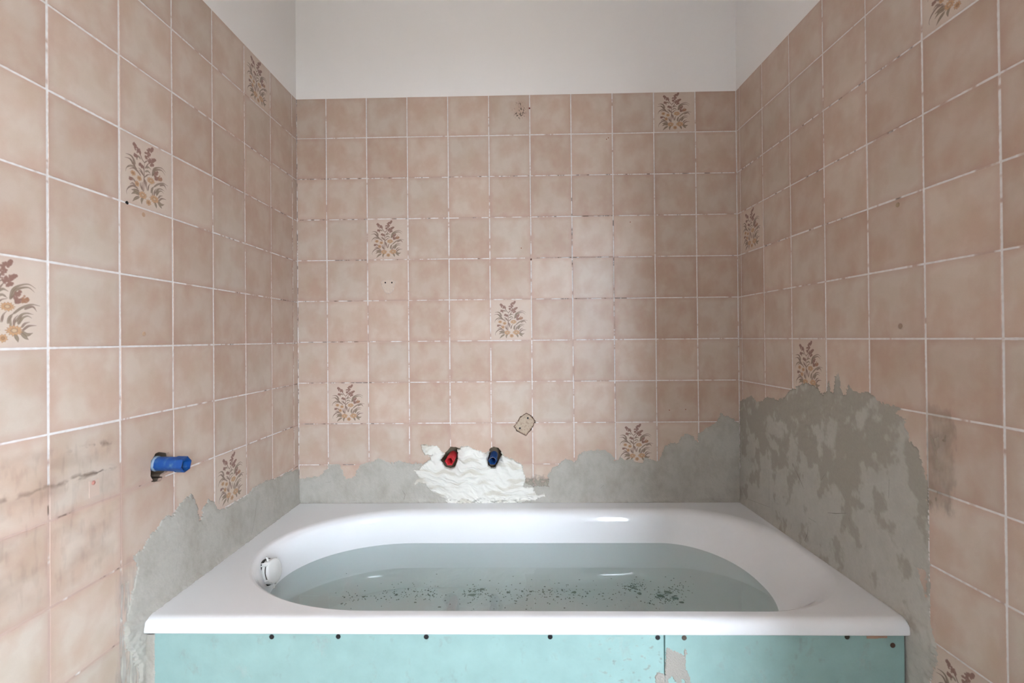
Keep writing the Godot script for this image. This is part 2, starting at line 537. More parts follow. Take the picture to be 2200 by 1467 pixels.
	tag(obj("floor", b.mesh(), mats.floor), "bare grey screed floor in front of the bath", "floor", "", "structure")
	b = MB.new()
	b.box(Vector3(-0.2, CEIL, -0.2), Vector3(WIDE + 0.2, CEIL + 0.12, DEPTH + 0.3))
	tag(obj("ceiling", b.mesh(), mats.plaster), "plain white plaster ceiling above the bath", "ceiling", "", "structure")


func window_rect() -> Array:      # in the front wall: along from, to (local); up from, to
	return [0.85 - WIN_X1, 0.85 - WIN_X0, 0.80, 2.30]


func build_window(called: String, wall: String, w: Array, label: String) -> void:
	var W: Dictionary = walls[wall]
	var win := base(called, Transform3D(Basis(W.x, W.y, W.z), W.origin))
	tag(win, label, "window", "", "structure")
	var z0 := -0.22; var z1 := -0.16; var f := 0.05
	var b := MB.new()
	b.box(Vector3(w[0], w[2], z0), Vector3(w[0] + f, w[3], z1)); b.box(Vector3(w[1] - f, w[2], z0), Vector3(w[1], w[3], z1))
	b.box(Vector3(w[0] + f, w[2], z0), Vector3(w[1] - f, w[2] + f, z1)); b.box(Vector3(w[0] + f, w[3] - f, z0), Vector3(w[1] - f, w[3], z1))
	obj("window_frame", b.mesh(), mats.white_paint, win)
	# its casement stands open, folded back into the room
	var sash := Node3D.new()
	sash.name = "casement"
	sash.transform = Transform3D(Basis(Vector3.UP, deg_to_rad(-104.0)), Vector3(w[1] - f, 0, z1))
	win.add_child(sash)
	var sw: float = w[1] - w[0] - 2.0 * f
	b = MB.new()
	b.box(Vector3(-sw, w[2] + f, -0.05), Vector3(-sw + f, w[3] - f, 0)); b.box(Vector3(-f, w[2] + f, -0.05), Vector3(0, w[3] - f, 0))
	b.box(Vector3(-sw + f, w[2] + f, -0.05), Vector3(-f, w[2] + 2.0 * f, 0)); b.box(Vector3(-sw + f, w[3] - 2.0 * f, -0.05), Vector3(-f, w[3] - f, 0))
	obj("sash", b.mesh(), mats.white_paint, sash)
	b = MB.new()
	b.box(Vector3(-sw + f, w[2] + 2.0 * f, -0.027), Vector3(-f, w[3] - 2.0 * f, -0.023))
	obj("pane", b.mesh(), mats.glass, sash)
	b = MB.new()
	b.slab(Vector3(w[0] - 0.03, w[2] - 0.02, -0.16), Vector3(w[1] + 0.03, w[2] + 0.004, 0.03), 0.003)
	obj("window_sill", b.mesh(), mats.white_paint, win)


func left_u(c: int) -> float: return 0.0345 + c * PITCH
func right_u(c: int) -> float: return 0.0234 + c * PITCH


# ------------------------------------------------------------------ tiles and grout
var holes := {}
var tile_cache := {}

func build_tiles() -> void:
	holes.wall_back = [
		outline("wall_back", [944, 986, 952, 976, 960, 969, 968, 960, 979, 960, 989, 964, 984, 974, 984, 1004, 966, 1014, 950, 1006]),
		outline("wall_back", [1046, 992, 1049, 972, 1053, 963, 1061, 959, 1071, 962, 1077, 969, 1082, 979, 1074, 996, 1064, 1008, 1052, 1006]),
		outline("wall_back", [1103, 916, 1110, 908, 1117, 895, 1131, 886, 1142, 893, 1151, 905, 1146, 915, 1140, 925, 1130, 937, 1119, 931, 1110, 926]),
	]
	holes.wall_left = [outline("wall_left", [325, 990, 334, 975, 338, 971, 349, 970, 358, 973, 363, 970, 365, 980, 361, 1012, 352, 1020, 345, 1032, 330, 1036, 324, 1022, 323, 1005])]
	holes.wall_right = []
	var decor := {
		"wall_back": [[2, 2], [9, -1], [5, 4], [1, 6], [8, 7]],
		"wall_left": [[4, 2], [1, -1], [6, 4], [2, 7]],
		"wall_right": [[0, 2], [2, 5], [5, 0], [5, 9]],
	}
	for w in ["wall_back", "wall_left", "wall_right"]:
		var xs := []
		var yoff := 0.0
		if w == "wall_back":
			xs.append(0.0415)
			for c in range(1, 11): xs.append(c * PITCH)
			xs.append(1.6455)
		elif w == "wall_left":
			xs.append(0.0012)
			for c in range(0, 12): xs.append(left_u(c))
			yoff = -0.0023
		else:
			xs.append(0.0012)
			for c in range(0, 8): xs.append(right_u(c))
			yoff = -0.001
		var ys := [TILE_TOP]
		for r in range(0, 14):
			var yy := Y0 + yoff + (5 - r) * PITCH
			if yy > 0.02: ys.append(yy)
		ys.append(0.004)
		var sgn := -1.0 if w == "wall_left" else 1.0
		for i in xs.size() - 1:
			var col_no: int = i if w == "wall_back" else i - 1
			for j in ys.size() - 1:
				var row_no: int = j - 1
				var x0: float = xs[i] + (0.0017 if i > 0 else 0.0006)
				var x1: float = xs[i + 1] - (0.0017 if i < xs.size() - 2 or w != "wall_back" else 0.0006)
				var y1: float = ys[j] - (0.0015 if j > 0 else 0.0)
				var y0: float = ys[j + 1] + 0.0015
				if w == "wall_back" and y1 < 0.30: continue          # behind the bath
				var lo := Vector2(minf(sgn * x0, sgn * x1), y0)
				var hi := Vector2(maxf(sgn * x0, sgn * x1), y1)
				place_tile(w, lo, hi, [col_no, row_no] in decor[w])
		build_grout(w, xs, ys, sgn)


func place_tile(w: String, lo: Vector2, hi: Vector2, is_decor: bool) -> void:
	var node: Node3D = walls[w].node
	var mat: Material = mats.decor if is_decor else mats.tile[rng.randi() % mats.tile.size()]
	var size := hi - lo
	var mid := (lo + hi) * 0.5
	var rect := PackedVector2Array([lo, Vector2(hi.x, lo.y), hi, Vector2(lo.x, hi.y)])
	for h in holes[w]:
		if Geometry2D.intersect_polygons(rect, h).size() > 0:
			cut_tile(node, rect, w, mat, lo, size)
			return
	var key := Vector2i(roundi(size.x * 10000), roundi(size.y * 10000))
	if not tile_cache.has(key):
		var b := MB.new()
		# a cut tile shows only a part of its glaze
		var fx := minf(1.0, size.x / 0.1466)
		var fy := minf(1.0, size.y / 0.147)
		b.slab(Vector3(-size.x / 2, -size.y / 2, -TILE_DEEP), Vector3(size.x / 2, size.y / 2, 0), 0.0009, Vector2(1.0 - fx, 1), Vector2(1, 1.0 - fy))
		tile_cache[key] = b.mesh()
	var turn := Basis.from_euler(Vector3(rng.randfn(0, 0.0016), rng.randfn(0, 0.0016), rng.randfn(0, 0.0012)))
	if not is_decor and rng.randf() < 0.5 and absf(size.x - size.y) < 0.004:
		turn = turn * Basis(Vector3.BACK, PI)
	obj("tile", tile_cache[key], mat, node, Transform3D(turn, Vector3(mid.x, mid.y, rng.randf_range(-0.0004, 0.0002))))


func cut_tile(node: Node3D, rect: PackedVector2Array, w: String, mat: Material, lo: Vector2, size: Vector2) -> void:
	var polys := [rect]
	for h in holes[w]:
		# ragged breaks: subdivide and jitter the outline
		var rag := PackedVector2Array()
		for i in h.size():
			var a: Vector2 = h[i]
			var b: Vector2 = h[(i + 1) % h.size()]
			for k in 3:
				var q := a.lerp(b, k / 3.0)
				rag.append(q + Vector2(noise_a.get_noise_2d(q.x * 300, q.y * 300), noise_a.get_noise_2d(q.y * 300 + 90, q.x * 300)) * 0.002)
		var next := []
		for p in polys:
			for q in Geometry2D.clip_polygons(p, rag):
				if not Geometry2D.is_polygon_clockwise(q):
					next.append(q)
		polys = next
	var bed := MB.new()
	for p in polys:
		if p.size() < 3: continue
		var b := MB.new()
		prism(b, p, -TILE_DEEP, 0.0, lo, size)
		obj("tile", b.mesh(), mat, node)
		prism(bed, p, -BED, -TILE_DEEP - 0.0002, lo, size)
	if bed.v.size():
		obj("mortar_bed", bed.mesh(), mats.bed, node)


func prism(b: MB, p: PackedVector2Array, z0: float, z1: float, lo: Vector2, size: Vector2) -> void:
	var t := Geometry2D.triangulate_polygon(p)
	var first := b.v.size()
	for q in p:
		b.vert(Vector3(q.x, q.y, z1), Vector3.BACK, Vector2((q.x - lo.x) / size.x, 1.0 - (q.y - lo.y) / size.y))
	for k in range(0, t.size(), 3):
		var a := p[t[k]]; var c := p[t[k + 1]]; var d := p[t[k + 2]]
		if (c - a).cross(d - a) > 0: b.tri(first + t[k], first + t[k + 2], first + t[k + 1])
		else: b.tri(first + t[k], first + t[k + 1], first + t[k + 2])
	for i in p.size():
		var a := p[i]; var c := p[(i + 1) % p.size()]
		var e := c - a
		if e.length() < 1e-6: continue
		b.quad(Vector3(a.x, a.y, z0), Vector3(c.x, c.y, z0), Vector3(c.x, c.y, z1), Vector3(a.x, a.y, z1), Vector3(e.y, -e.x, 0).normalized(), Color.WHITE, [Vector2(0.5, 0.02), Vector2(0.52, 0.02), Vector2(0.52, 0.04), Vector2(0.5, 0.04)])


func in_hole(w: String, q: Vector2) -> bool:
	for h in holes[w]:
		if Geometry2D.is_point_in_polygon(q, h): return true
	return false


# how much of the white has gone, and how mouldy it is
func grout_state(w: String, u: float, y: float, level: bool) -> Vector2:
	var r := 5.0 - (y - Y0) / PITCH            # joint number counted from the top
	var worn := 0.10; var mould := 0.0
	if w == "wall_back":
		if level:
			worn = 0.16 if r < 0.5 else 0.47
			if u > 1.22: worn *= 0.45
			mould = 0.10 if r > 0.5 and r < 3.5 else 0.03
			if u < 0.32 and r > 0.5: mould = 0.32
			if u > 0.95 and u < 1.25 and r > 0.5 and r < 4.5: mould = 0.26
		else:
			worn = 0.05 if r < 1.1 else 0.30
			if u > 1.22: worn = 0.14
			if u < 0.2: worn *= 0.5
			mould = 0.25 if u > 0.95 and u < 1.3 and r > 1.5 and r < 3.2 else 0.02
		if u < 0.06: mould = 0.30; worn = 0.4
	elif w == "wall_left":
		worn = 0.28 if level and u < 0.6 else 0.06
		if not level and u < 0.4: worn = 0.22
		mould = 0.06 if u < 0.45 and level else 0.0
		if u < 0.12 and r > 2.0: mould = 0.28; worn = 0.4
		if u > 0.66 and r > 6.6: worn = 0.97; mould = 0.05
	else:
		worn = 0.28 if level and r > 0.6 and r < 4.6 else 0.08
		mould = 0.16 if level and r > 0.6 and r < 3.5 and u < 0.75 else 0.03
		if u > 0.75: mould *= 0.3
	return Vector2(worn, mould)


func grout_color(w: String, q: Vector2, level: bool) -> Color:
	var u := absf(q.x)
	var st := grout_state(w, u, q.y, level)
	var k := 1.0 if level else 0.0
	var along := q.x if level else q.y
	var line := q.y if level else q.x
	var a := noise_a.get_noise_2d(along * 16.0, line * 40.0 + k * 40.0) * 0.85 + 0.5 + 0.22 * noise_b.get_noise_2d(q.x * 140, q.y * 140)
	var m := noise_b.get_noise_2d(along * 22.0 + 70.0, line * 30.0 + k * 9.0) * 0.9 + 0.5 + 0.3 * noise_c.get_noise_2d(q.x * 180, q.y * 180)
	var white := lin(224, 220, 218)
	var gone := lin(184, 156, 141)
	var c := white.lerp(lin(204, 194, 186), clampf(noise_c.get_noise_2d(q.x * 90, q.y * 90) + 0.35, 0, 1) * 0.5)
	c = c.lerp(gone, smoothstep(st.x + 0.10, st.x - 0.10, a) * 0.9)
	if st.y > 0.04: c = c.lerp(lin(104, 88, 76), smoothstep(st.y + 0.08, st.y - 0.08, m) * 0.75)
	return c


func build_grout(w: String, xs: Array, ys: Array, sgn: float) -> void:
	var b := MB.new()
	var step := 0.004
	var top: float = ys[0]
	var bottom: float = ys[ys.size() - 1]
	if w == "wall_back": bottom = 0.32
	var last: float = xs[xs.size() - 1]
	# upright joints, corner joint included
	for i in xs.size():
		var x: float = sgn * xs[i]
		var half := 0.0026 if i > 0 else 0.0034
		strip(b, w, Vector2(x, bottom), Vector2(x, top), half, step, false)
	for j in range(1, ys.size() - 1):
		if ys[j] < bottom: continue
		strip(b, w, Vector2(sgn * xs[0], ys[j]), Vector2(sgn * last, ys[j]), 0.0024, step, true)
	obj("grout", b.mesh(), mats.grout, walls[w].node)


func strip(b: MB, w: String, from: Vector2, to: Vector2, half: float, step: float, level: bool) -> void:
	var count := int(from.distance_to(to) / step)
	var side := Vector2(0, half) if level else Vector2(half, 0)
	var before := -1
	for k in count + 1:
		var q := from.lerp(to, k / float(count))
		if in_hole(w, q):
			before = -1
			continue
		var z := -0.0007 + 0.0004 * noise_c.get_noise_2d(q.x * 120, q.y * 120)
		var c := grout_color(w, q, level)
		if c.r < 0.45: z -= 0.0006
		var a := b.vert(Vector3(q.x - side.x, q.y - side.y, z), Vector3.BACK, Vector2.ZERO, c)
		b.vert(Vector3(q.x + side.x, q.y + side.y, z), Vector3.BACK, Vector2.ZERO, c)
		if before >= 0:
			var n := (b.v[before + 1] - b.v[before]).cross(b.v[a] - b.v[before])
			if n.z > 0: b.tri(before, a, before + 1); b.tri(before + 1, a, a + 1)
			else: b.tri(before, before + 1, a); b.tri(before + 1, a + 1, a)
		before = a


# ------------------------------------------------------------------ mortar and filler as relief
# inside(q) -> bool decides the outline; height and colour come from callables of (q, distance inside)
func relief(parent: Node3D, called: String, mat: Material, lo: Vector2, hi: Vector2, cell: float, inside: Callable, height: Callable, tint: Callable) -> MeshInstance3D:
	var nx := int((hi.x - lo.x) / cell) + 1
	var ny := int((hi.y - lo.y) / cell) + 1
	var d := PackedFloat32Array()
	d.resize(nx * ny)
	for j in ny:
		for i in nx:
			d[j * nx + i] = 1e3 if inside.call(Vector2(lo.x + i * cell, lo.y + j * cell)) else 0.0
	# distance to the outline, in cells
	for j in ny:
		for i in nx:
			var k := j * nx + i
			if d[k] == 0.0: continue
			var m := d[k]
			if i > 0: m = minf(m, d[k - 1] + 1.0)
			if j > 0:
				m = minf(m, d[k - nx] + 1.0)
				if i > 0: m = minf(m, d[k - nx - 1] + 1.41)
				if i < nx - 1: m = minf(m, d[k - nx + 1] + 1.41)
			d[k] = m
	for j in range(ny - 1, -1, -1):
		for i in range(nx - 1, -1, -1):
			var k := j * nx + i
			if d[k] == 0.0: continue
			var m := d[k]
			if i < nx - 1: m = minf(m, d[k + 1] + 1.0)
			if j < ny - 1:
				m = minf(m, d[k + nx] + 1.0)
				if i > 0: m = minf(m, d[k + nx - 1] + 1.41)
				if i < nx - 1: m = minf(m, d[k + nx + 1] + 1.41)
			d[k] = m
	var b := MB.new()
	var at := PackedInt32Array()
	at.resize(nx * ny)
	at.fill(-1)
	for j in ny - 1:
		for i in nx - 1:
			var k := j * nx + i
			if d[k] + d[k + 1] + d[k + nx] + d[k + nx + 1] == 0.0: continue
			for kk in [k, k + 1, k + nx, k + nx + 1]:
				if at[kk] < 0:
					var q := Vector2(lo.x + (kk % nx) * cell, lo.y + (kk / nx) * cell)
					var s := d[kk] * cell
					var z: float = height.call(q, s) if s > 0.0 else -0.0025
					at[kk] = b.vert(Vector3(q.x, q.y, z), Vector3.BACK, Vector2.ZERO, tint.call(q, s))
			b.tri(at[k], at[k + nx], at[k + 1])
			b.tri(at[k + 1], at[k + nx], at[k + nx + 1])
	b.smooth()
	return obj(called, b.mesh(), mat, parent)


func warp(q: Vector2, coarse: float, fine: float) -> Vector2:
	return q + Vector2(noise_a.get_noise_2d(q.x * 34, q.y * 34), noise_a.get_noise_2d(q.x * 34 + 50, q.y * 34 + 80)) * coarse \
		+ Vector2(noise_b.get_noise_2d(q.x * 190, q.y * 150), noise_b.get_noise_2d(q.x * 190 + 31, q.y * 150 + 12)) * fine


func bounds(p: PackedVector2Array) -> Array:
	var lo := p[0]; var hi := p[0]
	for q in p:
		lo = lo.min(q); hi = hi.max(q)
	return [lo - Vector2(0.02, 0.02), hi + Vector2(0.02, 0.02)]


func build_mortar() -> void:
	var left := outline("wall_left", [641, 1006, 634, 1010, 614, 1016, 597, 1027, 576, 1031, 553, 1041, 537, 1056, 525, 1066, 502, 1080, 484, 1092, 467, 1093, 462, 1078, 448, 1072, 437, 1089, 430, 1122, 423, 1086, 411, 1061, 386, 1081, 375, 1101, 348, 1116, 336, 1136, 321, 1151, 305, 1178, 286, 1197, 294, 1221, 288, 1248, 282, 1279, 276, 1310, 268, 1344, 266, 1367, 270, 1400, 278, 1396, 284, 1410, 290, 1440, 294, 1425, 299, 1467, 302, 1500, 330, 1500, 326, 1400, 330, 1380, 420, 1360, 645, 1120, 645, 1040])
	var right := outline("wall_right", [1590, 862, 1614, 850, 1627, 863, 1640, 859, 1650, 853, 1671, 859, 1689, 851, 1701, 835, 1719, 829, 1731, 821, 1752, 829, 1767, 847, 1777, 844, 1780, 812, 1785, 842, 1791, 841, 1794, 808, 1800, 802, 1804, 820, 1809, 847, 1818, 847, 1824, 826, 1831, 838, 1842, 844, 1860, 839, 1870, 847, 1887, 859, 1899, 866, 1935, 876, 1924, 890, 1947, 901, 1944, 919, 1959, 952, 1977, 970, 1983, 1000, 1990, 1030, 1995, 1048, 1993, 1060, 1993, 1090, 1995, 1200, 1996, 1215, 1998, 1275, 1998, 1325, 2005, 1350, 2010, 1383, 2013, 1425, 1998, 1467, 1990, 1500, 1930, 1500, 1930, 1400, 1900, 1360, 1590, 1120])
	var right_gap := outline("wall_right", [1971, 1222, 1988, 1225, 1991, 1282, 1980, 1256])
	var back := outline("wall_back", [636, 1020, 646, 1029, 659, 1026, 677, 1025, 688, 1020, 696, 1012, 704, 1008, 704, 997, 730, 997, 736, 1011, 743, 1029, 762, 1024, 768, 1005, 772, 999, 791, 995, 802, 989, 815, 985, 826, 991, 852, 993, 856, 989, 878, 994, 905, 996, 930, 1010, 1110, 1030, 1127, 1036, 1147, 1044, 1178, 1044, 1177, 1017, 1186, 1005, 1200, 997, 1215, 985, 1234, 992, 1247, 973, 1257, 970, 1282, 965, 1301, 967, 1313, 975, 1322, 990, 1332, 980, 1340, 987, 1358, 985, 1366, 994, 1380, 992, 1385, 984, 1399, 987, 1413, 991, 1421, 975, 1428, 960, 1439, 953, 1456, 951, 1463, 938, 1475, 933, 1490, 938, 1499, 952, 1502, 931, 1517, 921, 1532, 910, 1542, 904, 1549, 887, 1559, 894, 1576, 897, 1581, 907, 1592, 909, 1600, 1090, 1600, 1130, 636, 1130])
	# --- left wall
	var bb := bounds(left)
	relief(walls.wall_left.node, "mortar_band", mats.mortar, Vector2(bb[0].x, maxf(bb[0].y, 0.30)), Vector2(minf(bb[1].x, -0.001), bb[1].y), 0.0026,
		func(q): return Geometry2D.is_point_in_polygon(warp(q, 0.006, 0.004), left),
		func(q, s): return mortar_height(q, s, 0.0030) + lump_at_rim(q, s),
		func(q, s): return mortar_color(q, s, mortar_dry, mortar_damp, 0.0))
	# --- back wall
	bb = bounds(back)
	relief(walls.wall_back.node, "mortar_band", mats.mortar, Vector2(0.042, RIM - 0.05), Vector2(1.645, bb[1].y), 0.0026,
		func(q): return Geometry2D.is_point_in_polygon(warp(q, 0.006, 0.004), back),
		func(q, s): return mortar_height(q, s, 0.0026) + lump_at_rim(q, s) * 0.5,
		func(q, s): return mortar_color(q, s, mortar_dry, mortar_damp, 0.1))
	# --- right wall
	bb = bounds(right)
	relief(walls.wall_right.node, "mortar_band", mats.mortar, Vector2(0.001, maxf(bb[0].y, 0.30)), bb[1], 0.0028,
		func(q): var p := warp(q, 0.005, 0.0045); return Geometry2D.is_point_in_polygon(p, right) and not Geometry2D.is_point_in_polygon(p, right_gap),
		func(q, s): return mortar_height(q, s, 0.0034) + lump_at_rim(q, s) * 0.6,
		func(q, s): return mortar_color(q, s, mortar_dry, mortar_damp, 1.0))


func mortar_height(q: Vector2, s: float, thick: float) -> float:
	var body := 0.0006 + thick * (1.0 - exp(-s / 0.016))
	var trowel := 0.0009 * noise_a.get_noise_2d(q.x * 14, q.y * 22) + 0.00040 * noise_b.get_noise_2d(q.x * 120, q.y * 60) + 0.00022 * noise_c.get_noise_2d(q.x * 330, q.y * 330)
	# scored marks and pits left by the trowel
	var cut := noise_cell.get_noise_2d(q.x * 9.0, q.y * 6.0)
	var pit := smoothstep(-0.965, -0.985, cut) * clampf(noise_b.get_noise_2d(q.x * 7 + 30, q.y * 7) * 3.0 - 0.15, 0, 1)
	return body + trowel - 0.0016 * pit


func lump_at_rim(q: Vector2, s: float) -> float:      # bead of mortar squeezed along the rim
	if s < 0.004: return 0.0
	var f := smoothstep(0.016, 0.002, q.y - RIM)
	return f * (0.0045 + 0.003 * noise_b.get_noise_2d(q.x * 60, q.y * 60))


func mortar_color(q: Vector2, s: float, dry: Color, damp: Color, wet: float) -> Color:
	var n := noise_a.get_noise_2d(q.x * 9 + 13, q.y * 7) + 0.5 * noise_b.get_noise_2d(q.x * 40, q.y * 24)
	var t := clampf(0.25 + n * 0.8, 0, 1)
	# damp streaks with an outline of their own, mostly in the upper half of the tall patch
	var streak := noise_b.get_noise_2d(q.x * 9 + 5, q.y * 6.5) + 0.45 * noise_a.get_noise_2d(q.x * 30, q.y * 19) + 0.2 * noise_a.get_noise_2d(q.x * 90, q.y * 60)
	var high := smoothstep(0.70, 0.88, q.y + 0.10 * noise_a.get_noise_2d(q.x * 9, q.y * 9))
	t = maxf(t * (0.8 if wet < 0.5 else 0.45), wet * smoothstep(-0.22, 0.16, streak + high * 0.7 - 0.42))
	if s < 0.012: t = maxf(t, 0.35 * smoothstep(0.0, 0.25, noise_b.get_noise_2d(q.x * 30, q.y * 30) + 0.2))
	var c := dry.lerp(damp, t)
	var k := 1.0 + 0.06 * noise_c.get_noise_2d(q.x * 330, q.y * 330)
	return Color(c.r * k, c.g * k, c.b * k)


func build_filler() -> void:
	var W: Node3D = walls.wall_back.node
	var edge := outline("wall_back", [904, 955, 915, 955, 928, 957, 939, 958, 946, 966, 952, 973, 958, 974, 968, 968, 990, 964, 991, 959, 1006, 958, 1017, 964, 1032, 969, 1041, 972, 1050, 971, 1056, 968, 1072, 972, 1078, 972, 1083, 979, 1093, 985, 1102, 986, 1111, 992, 1121, 997, 1124, 1010, 1128, 1030, 1125, 1045, 1147, 1046, 1146, 1053, 1155, 1062, 1170, 1060, 1172, 1066, 1156, 1070, 1147, 1074, 1126, 1077, 1100, 1082, 960, 1082, 954, 1071, 942, 1063, 928, 1055, 919, 1045, 915, 1039, 901, 1038, 888, 1043, 896, 1030, 901, 1027, 896, 1018, 889, 1009, 899, 1010, 907, 999, 920, 990, 927, 985, 920, 979, 930, 977, 912, 976, 908, 965])
	var gap_a: PackedVector2Array = outline("wall_back", [946, 988, 956, 975, 968, 960, 980, 960, 984, 972, 982, 992, 978, 1002, 968, 1006, 956, 1003])
	var gap_b: PackedVector2Array = outline("wall_back", [1048, 990, 1051, 972, 1057, 966, 1072, 966, 1079, 977, 1070, 993, 1064, 1004, 1055, 1005, 1048, 1000])
	var bb := bounds(edge)
	var mid := on_wall("wall_back", 1015, 1015)
	var pit_a := on_wall("wall_back", 964, 988)
	var pit_b := on_wall("wall_back", 1062, 986)
	var f := relief(W, "filler_patch", mats.filler, Vector2(bb[0].x, RIM - 0.02), bb[1], 0.0014,
		func(q):
			var p := warp(q, 0.003, 0.0035)
			return Geometry2D.is_point_in_polygon(p, edge) and not Geometry2D.is_point_in_polygon(warp(q, 0.002, 0.001), gap_a) and not Geometry2D.is_point_in_polygon(warp(q, 0.002, 0.001), gap_b),
		func(q, s):
			var body := 0.004 + 0.010 * (1.0 - exp(-s / 0.016))
			# pulled strokes and folds
			var bend: float = q.y + 0.02 * noise_c.get_noise_2d(q.x * 9, q.y * 9)
			var fold := noise_a.get_noise_2d(q.x * 8 + bend * 5, bend * 26)
			var ridge := 1.0 - absf(noise_b.get_noise_2d(q.x * 7 - 3, bend * 17 + q.x * 5)) * 2.6
			var z := body + 0.0050 * fold + 0.0035 * clampf(ridge, 0, 1) + 0.0005 * noise_c.get_noise_2d(q.x * 90, bend * 160)
			var crack := noise_cell.get_noise_2d(q.x * 13.0 + 2, q.y * 17.0)
			z -= 0.006 * smoothstep(-0.955, -0.985, crack) * smoothstep(0.004, 0.012, s)
			# pushed in around the two plugs
			z -= 0.009 * smoothstep(0.036, 0.012, q.distance_to(pit_a)) + 0.009 * smoothstep(0.032, 0.012, q.distance_to(pit_b))
			return maxf(z, 0.0012),
		func(q, s):
			var c := lin(222, 220, 212)
			var bend: float = q.y + 0.02 * noise_c.get_noise_2d(q.x * 9, q.y * 9)
			var smear := noise_a.get_noise_2d(q.x * 6 + 40, bend * 24)
			c = c.lerp(lin(202, 196, 182), smoothstep(0.04, 0.42, smear) * 0.85)
			var crack := noise_cell.get_noise_2d(q.x * 13.0 + 2, q.y * 17.0)
			c = c.lerp(lin(190, 172, 150), 0.7 * smoothstep(-0.955, -0.985, crack) * smoothstep(0.004, 0.012, s))
			var dirt := noise_b.get_noise_2d(q.x * 40 + 8, q.y * 90)
			c = c.lerp(lin(150, 148, 138), smoothstep(0.15, 0.35, dirt) * smoothstep(0.026, 0.006, q.y - RIM) * 0.8)
			return c)
	f.set_meta("label", "white cracked filler smeared around two pipe plugs")


# ------------------------------------------------------------------ bath
# depth below rim: x0, x1, z0, z1, left corner (rx, rz), right corner (rx, rz)
const BASIN := [
	[0.000, 0.112, 1.648, 0.064, 0.700, 0.40, 0.31, 0.26, 0.24],
	[0.0015, 0.119, 1.640, 0.074, 0.697, 0.39, 0.31, 0.26, 0.24],
	[0.006, 0.126, 1.630, 0.0855, 0.692, 0.385, 0.30, 0.26, 0.24],
	[0.014, 0.133, 1.618, 0.0935, 0.687, 0.38, 0.295, 0.25, 0.245],
	[0.026, 0.138, 1.602, 0.0985, 0.681, 0.37, 0.29, 0.24, 0.25],
	[0.050, 0.145, 1.578, 0.1030, 0.668, 0.36, 0.28, 0.22, 0.255],
	[0.102, 0.156, 1.533, 0.1110, 0.648, 0.34, 0.265, 0.20, 0.255],
	[0.150, 0.172, 1.480, 0.120, 0.636, 0.33, 0.255, 0.19, 0.25],
	[0.190, 0.192, 1.425, 0.128, 0.622, 0.31, 0.245, 0.19, 0.24],
	[0.213, 0.215, 1.375, 0.140, 0.605, 0.29, 0.225, 0.19, 0.22],
	[0.227, 0.250, 1.310, 0.160, 0.580, 0.26, 0.20, 0.18, 0.20],
	[0.234, 0.300, 1.240, 0.190, 0.550, 0.22, 0.17, 0.17, 0.17],
	[0.2365, 0.400, 1.120, 0.260, 0.480, 0.15, 0.10, 0.13, 0.10],
]


func ring(p: Array, y: float) -> PackedVector3Array:       # corners: back-left, back-right, front-right, front-left
	var x0: float = p[0]; var x1: float = p[1]; var z0: float = p[2]; var z1: float = p[3]
	var hx := (x1 - x0) * 0.5; var hz := (z1 - z0) * 0.5
	var lrx := minf(p[4], hx); var lrz := minf(p[5], hz); var rrx := minf(p[6], hx); var rrz := minf(p[7], hz)
	var out := PackedVector3Array()
	var arcs := [[x0 + lrx, z0 + lrz, lrx, lrz, PI], [x1 - rrx, z0 + rrz, rrx, rrz, 1.5 * PI], [x1 - rrx, z1 - rrz, rrx, rrz, 0.0], [x0 + lrx, z1 - lrz, lrx, lrz, 0.5 * PI]]
	for k in 4:
		var a: Array = arcs[k]
		for i in 21:
			var t: float = a[4] + PI * 0.5 * i / 20.0
			out.append(Vector3(a[0] + cos(t) * a[2], y, a[1] + sin(t) * a[3]))
		var nx: Array = arcs[(k + 1) % 4]
		var p0 := out[out.size() - 1]
		var p1 := Vector3(nx[0] + cos(nx[4]) * nx[2], y, nx[1] + sin(nx[4]) * nx[3])
		for i in range(1, 20):
			out.append(p0.lerp(p1, i / 20.0))
	for i in out.size():           # the recess widens a little towards the room
		var q := out[i]
		var room := (1.6437 + 0.033 * q.z - 0.0425) / (1.6602 - 0.0425)
		out[i] = Vector3(0.0425 + (q.x - 0.0425) * room, q.y, q.z)
	return out


func basin_at(d: float, grow := 0.0) -> Array:
	var k := 0
	while k < BASIN.size() - 2 and BASIN[k + 1][0] < d: k += 1
	var a: Array = BASIN[maxi(k - 1, 0)]; var b: Array = BASIN[k]; var c: Array = BASIN[k + 1]; var e: Array = BASIN[mini(k + 2, BASIN.size() - 1)]
	var t: float = clampf((d - b[0]) / (c[0] - b[0]), 0.0, 1.0)
	var out := []
	for i in range(1, 9):
		out.append(lerpf(b[i], c[i], t) if k == 0 else cubic_interpolate_in_time(b[i], c[i], a[i], e[i], t, c[0] - b[0], a[0] - b[0], e[0] - b[0]))
	out[0] -= grow; out[1] += grow; out[2] -= grow; out[3] += grow
	return out


func loft(rings: Array, inward: bool) -> MB:
	var b := MB.new()
	var n: int = rings[0].size()
	for r in rings:
		for q in r: b.vert(q)
	for j in rings.size() - 1:
		for i in n:
			var a := j * n + i; var c := j * n + (i + 1) % n
			if inward: b.tri(a, a + n, c); b.tri(c, a + n, c + n)
			else: b.tri(a, c, a + n); b.tri(c, c + n, a + n)
	return b


func cap(b: MB, r: PackedVector3Array, up: bool) -> void:
	var mid := Vector3.ZERO
	for q in r: mid += q
	var m := b.vert(mid / r.size())
	var first := b.v.size()
	for q in r: b.vert(q)
	for i in r.size():
		var a := first + i; var c := first + (i + 1) % r.size()
		var face := (b.v[c] - b.v[a]).cross(b.v[m] - b.v[a])      # counter-clockwise normal
		if (face.y > 0) == up: b.tri(a, m, c)
		else: b.tri(a, c, m)


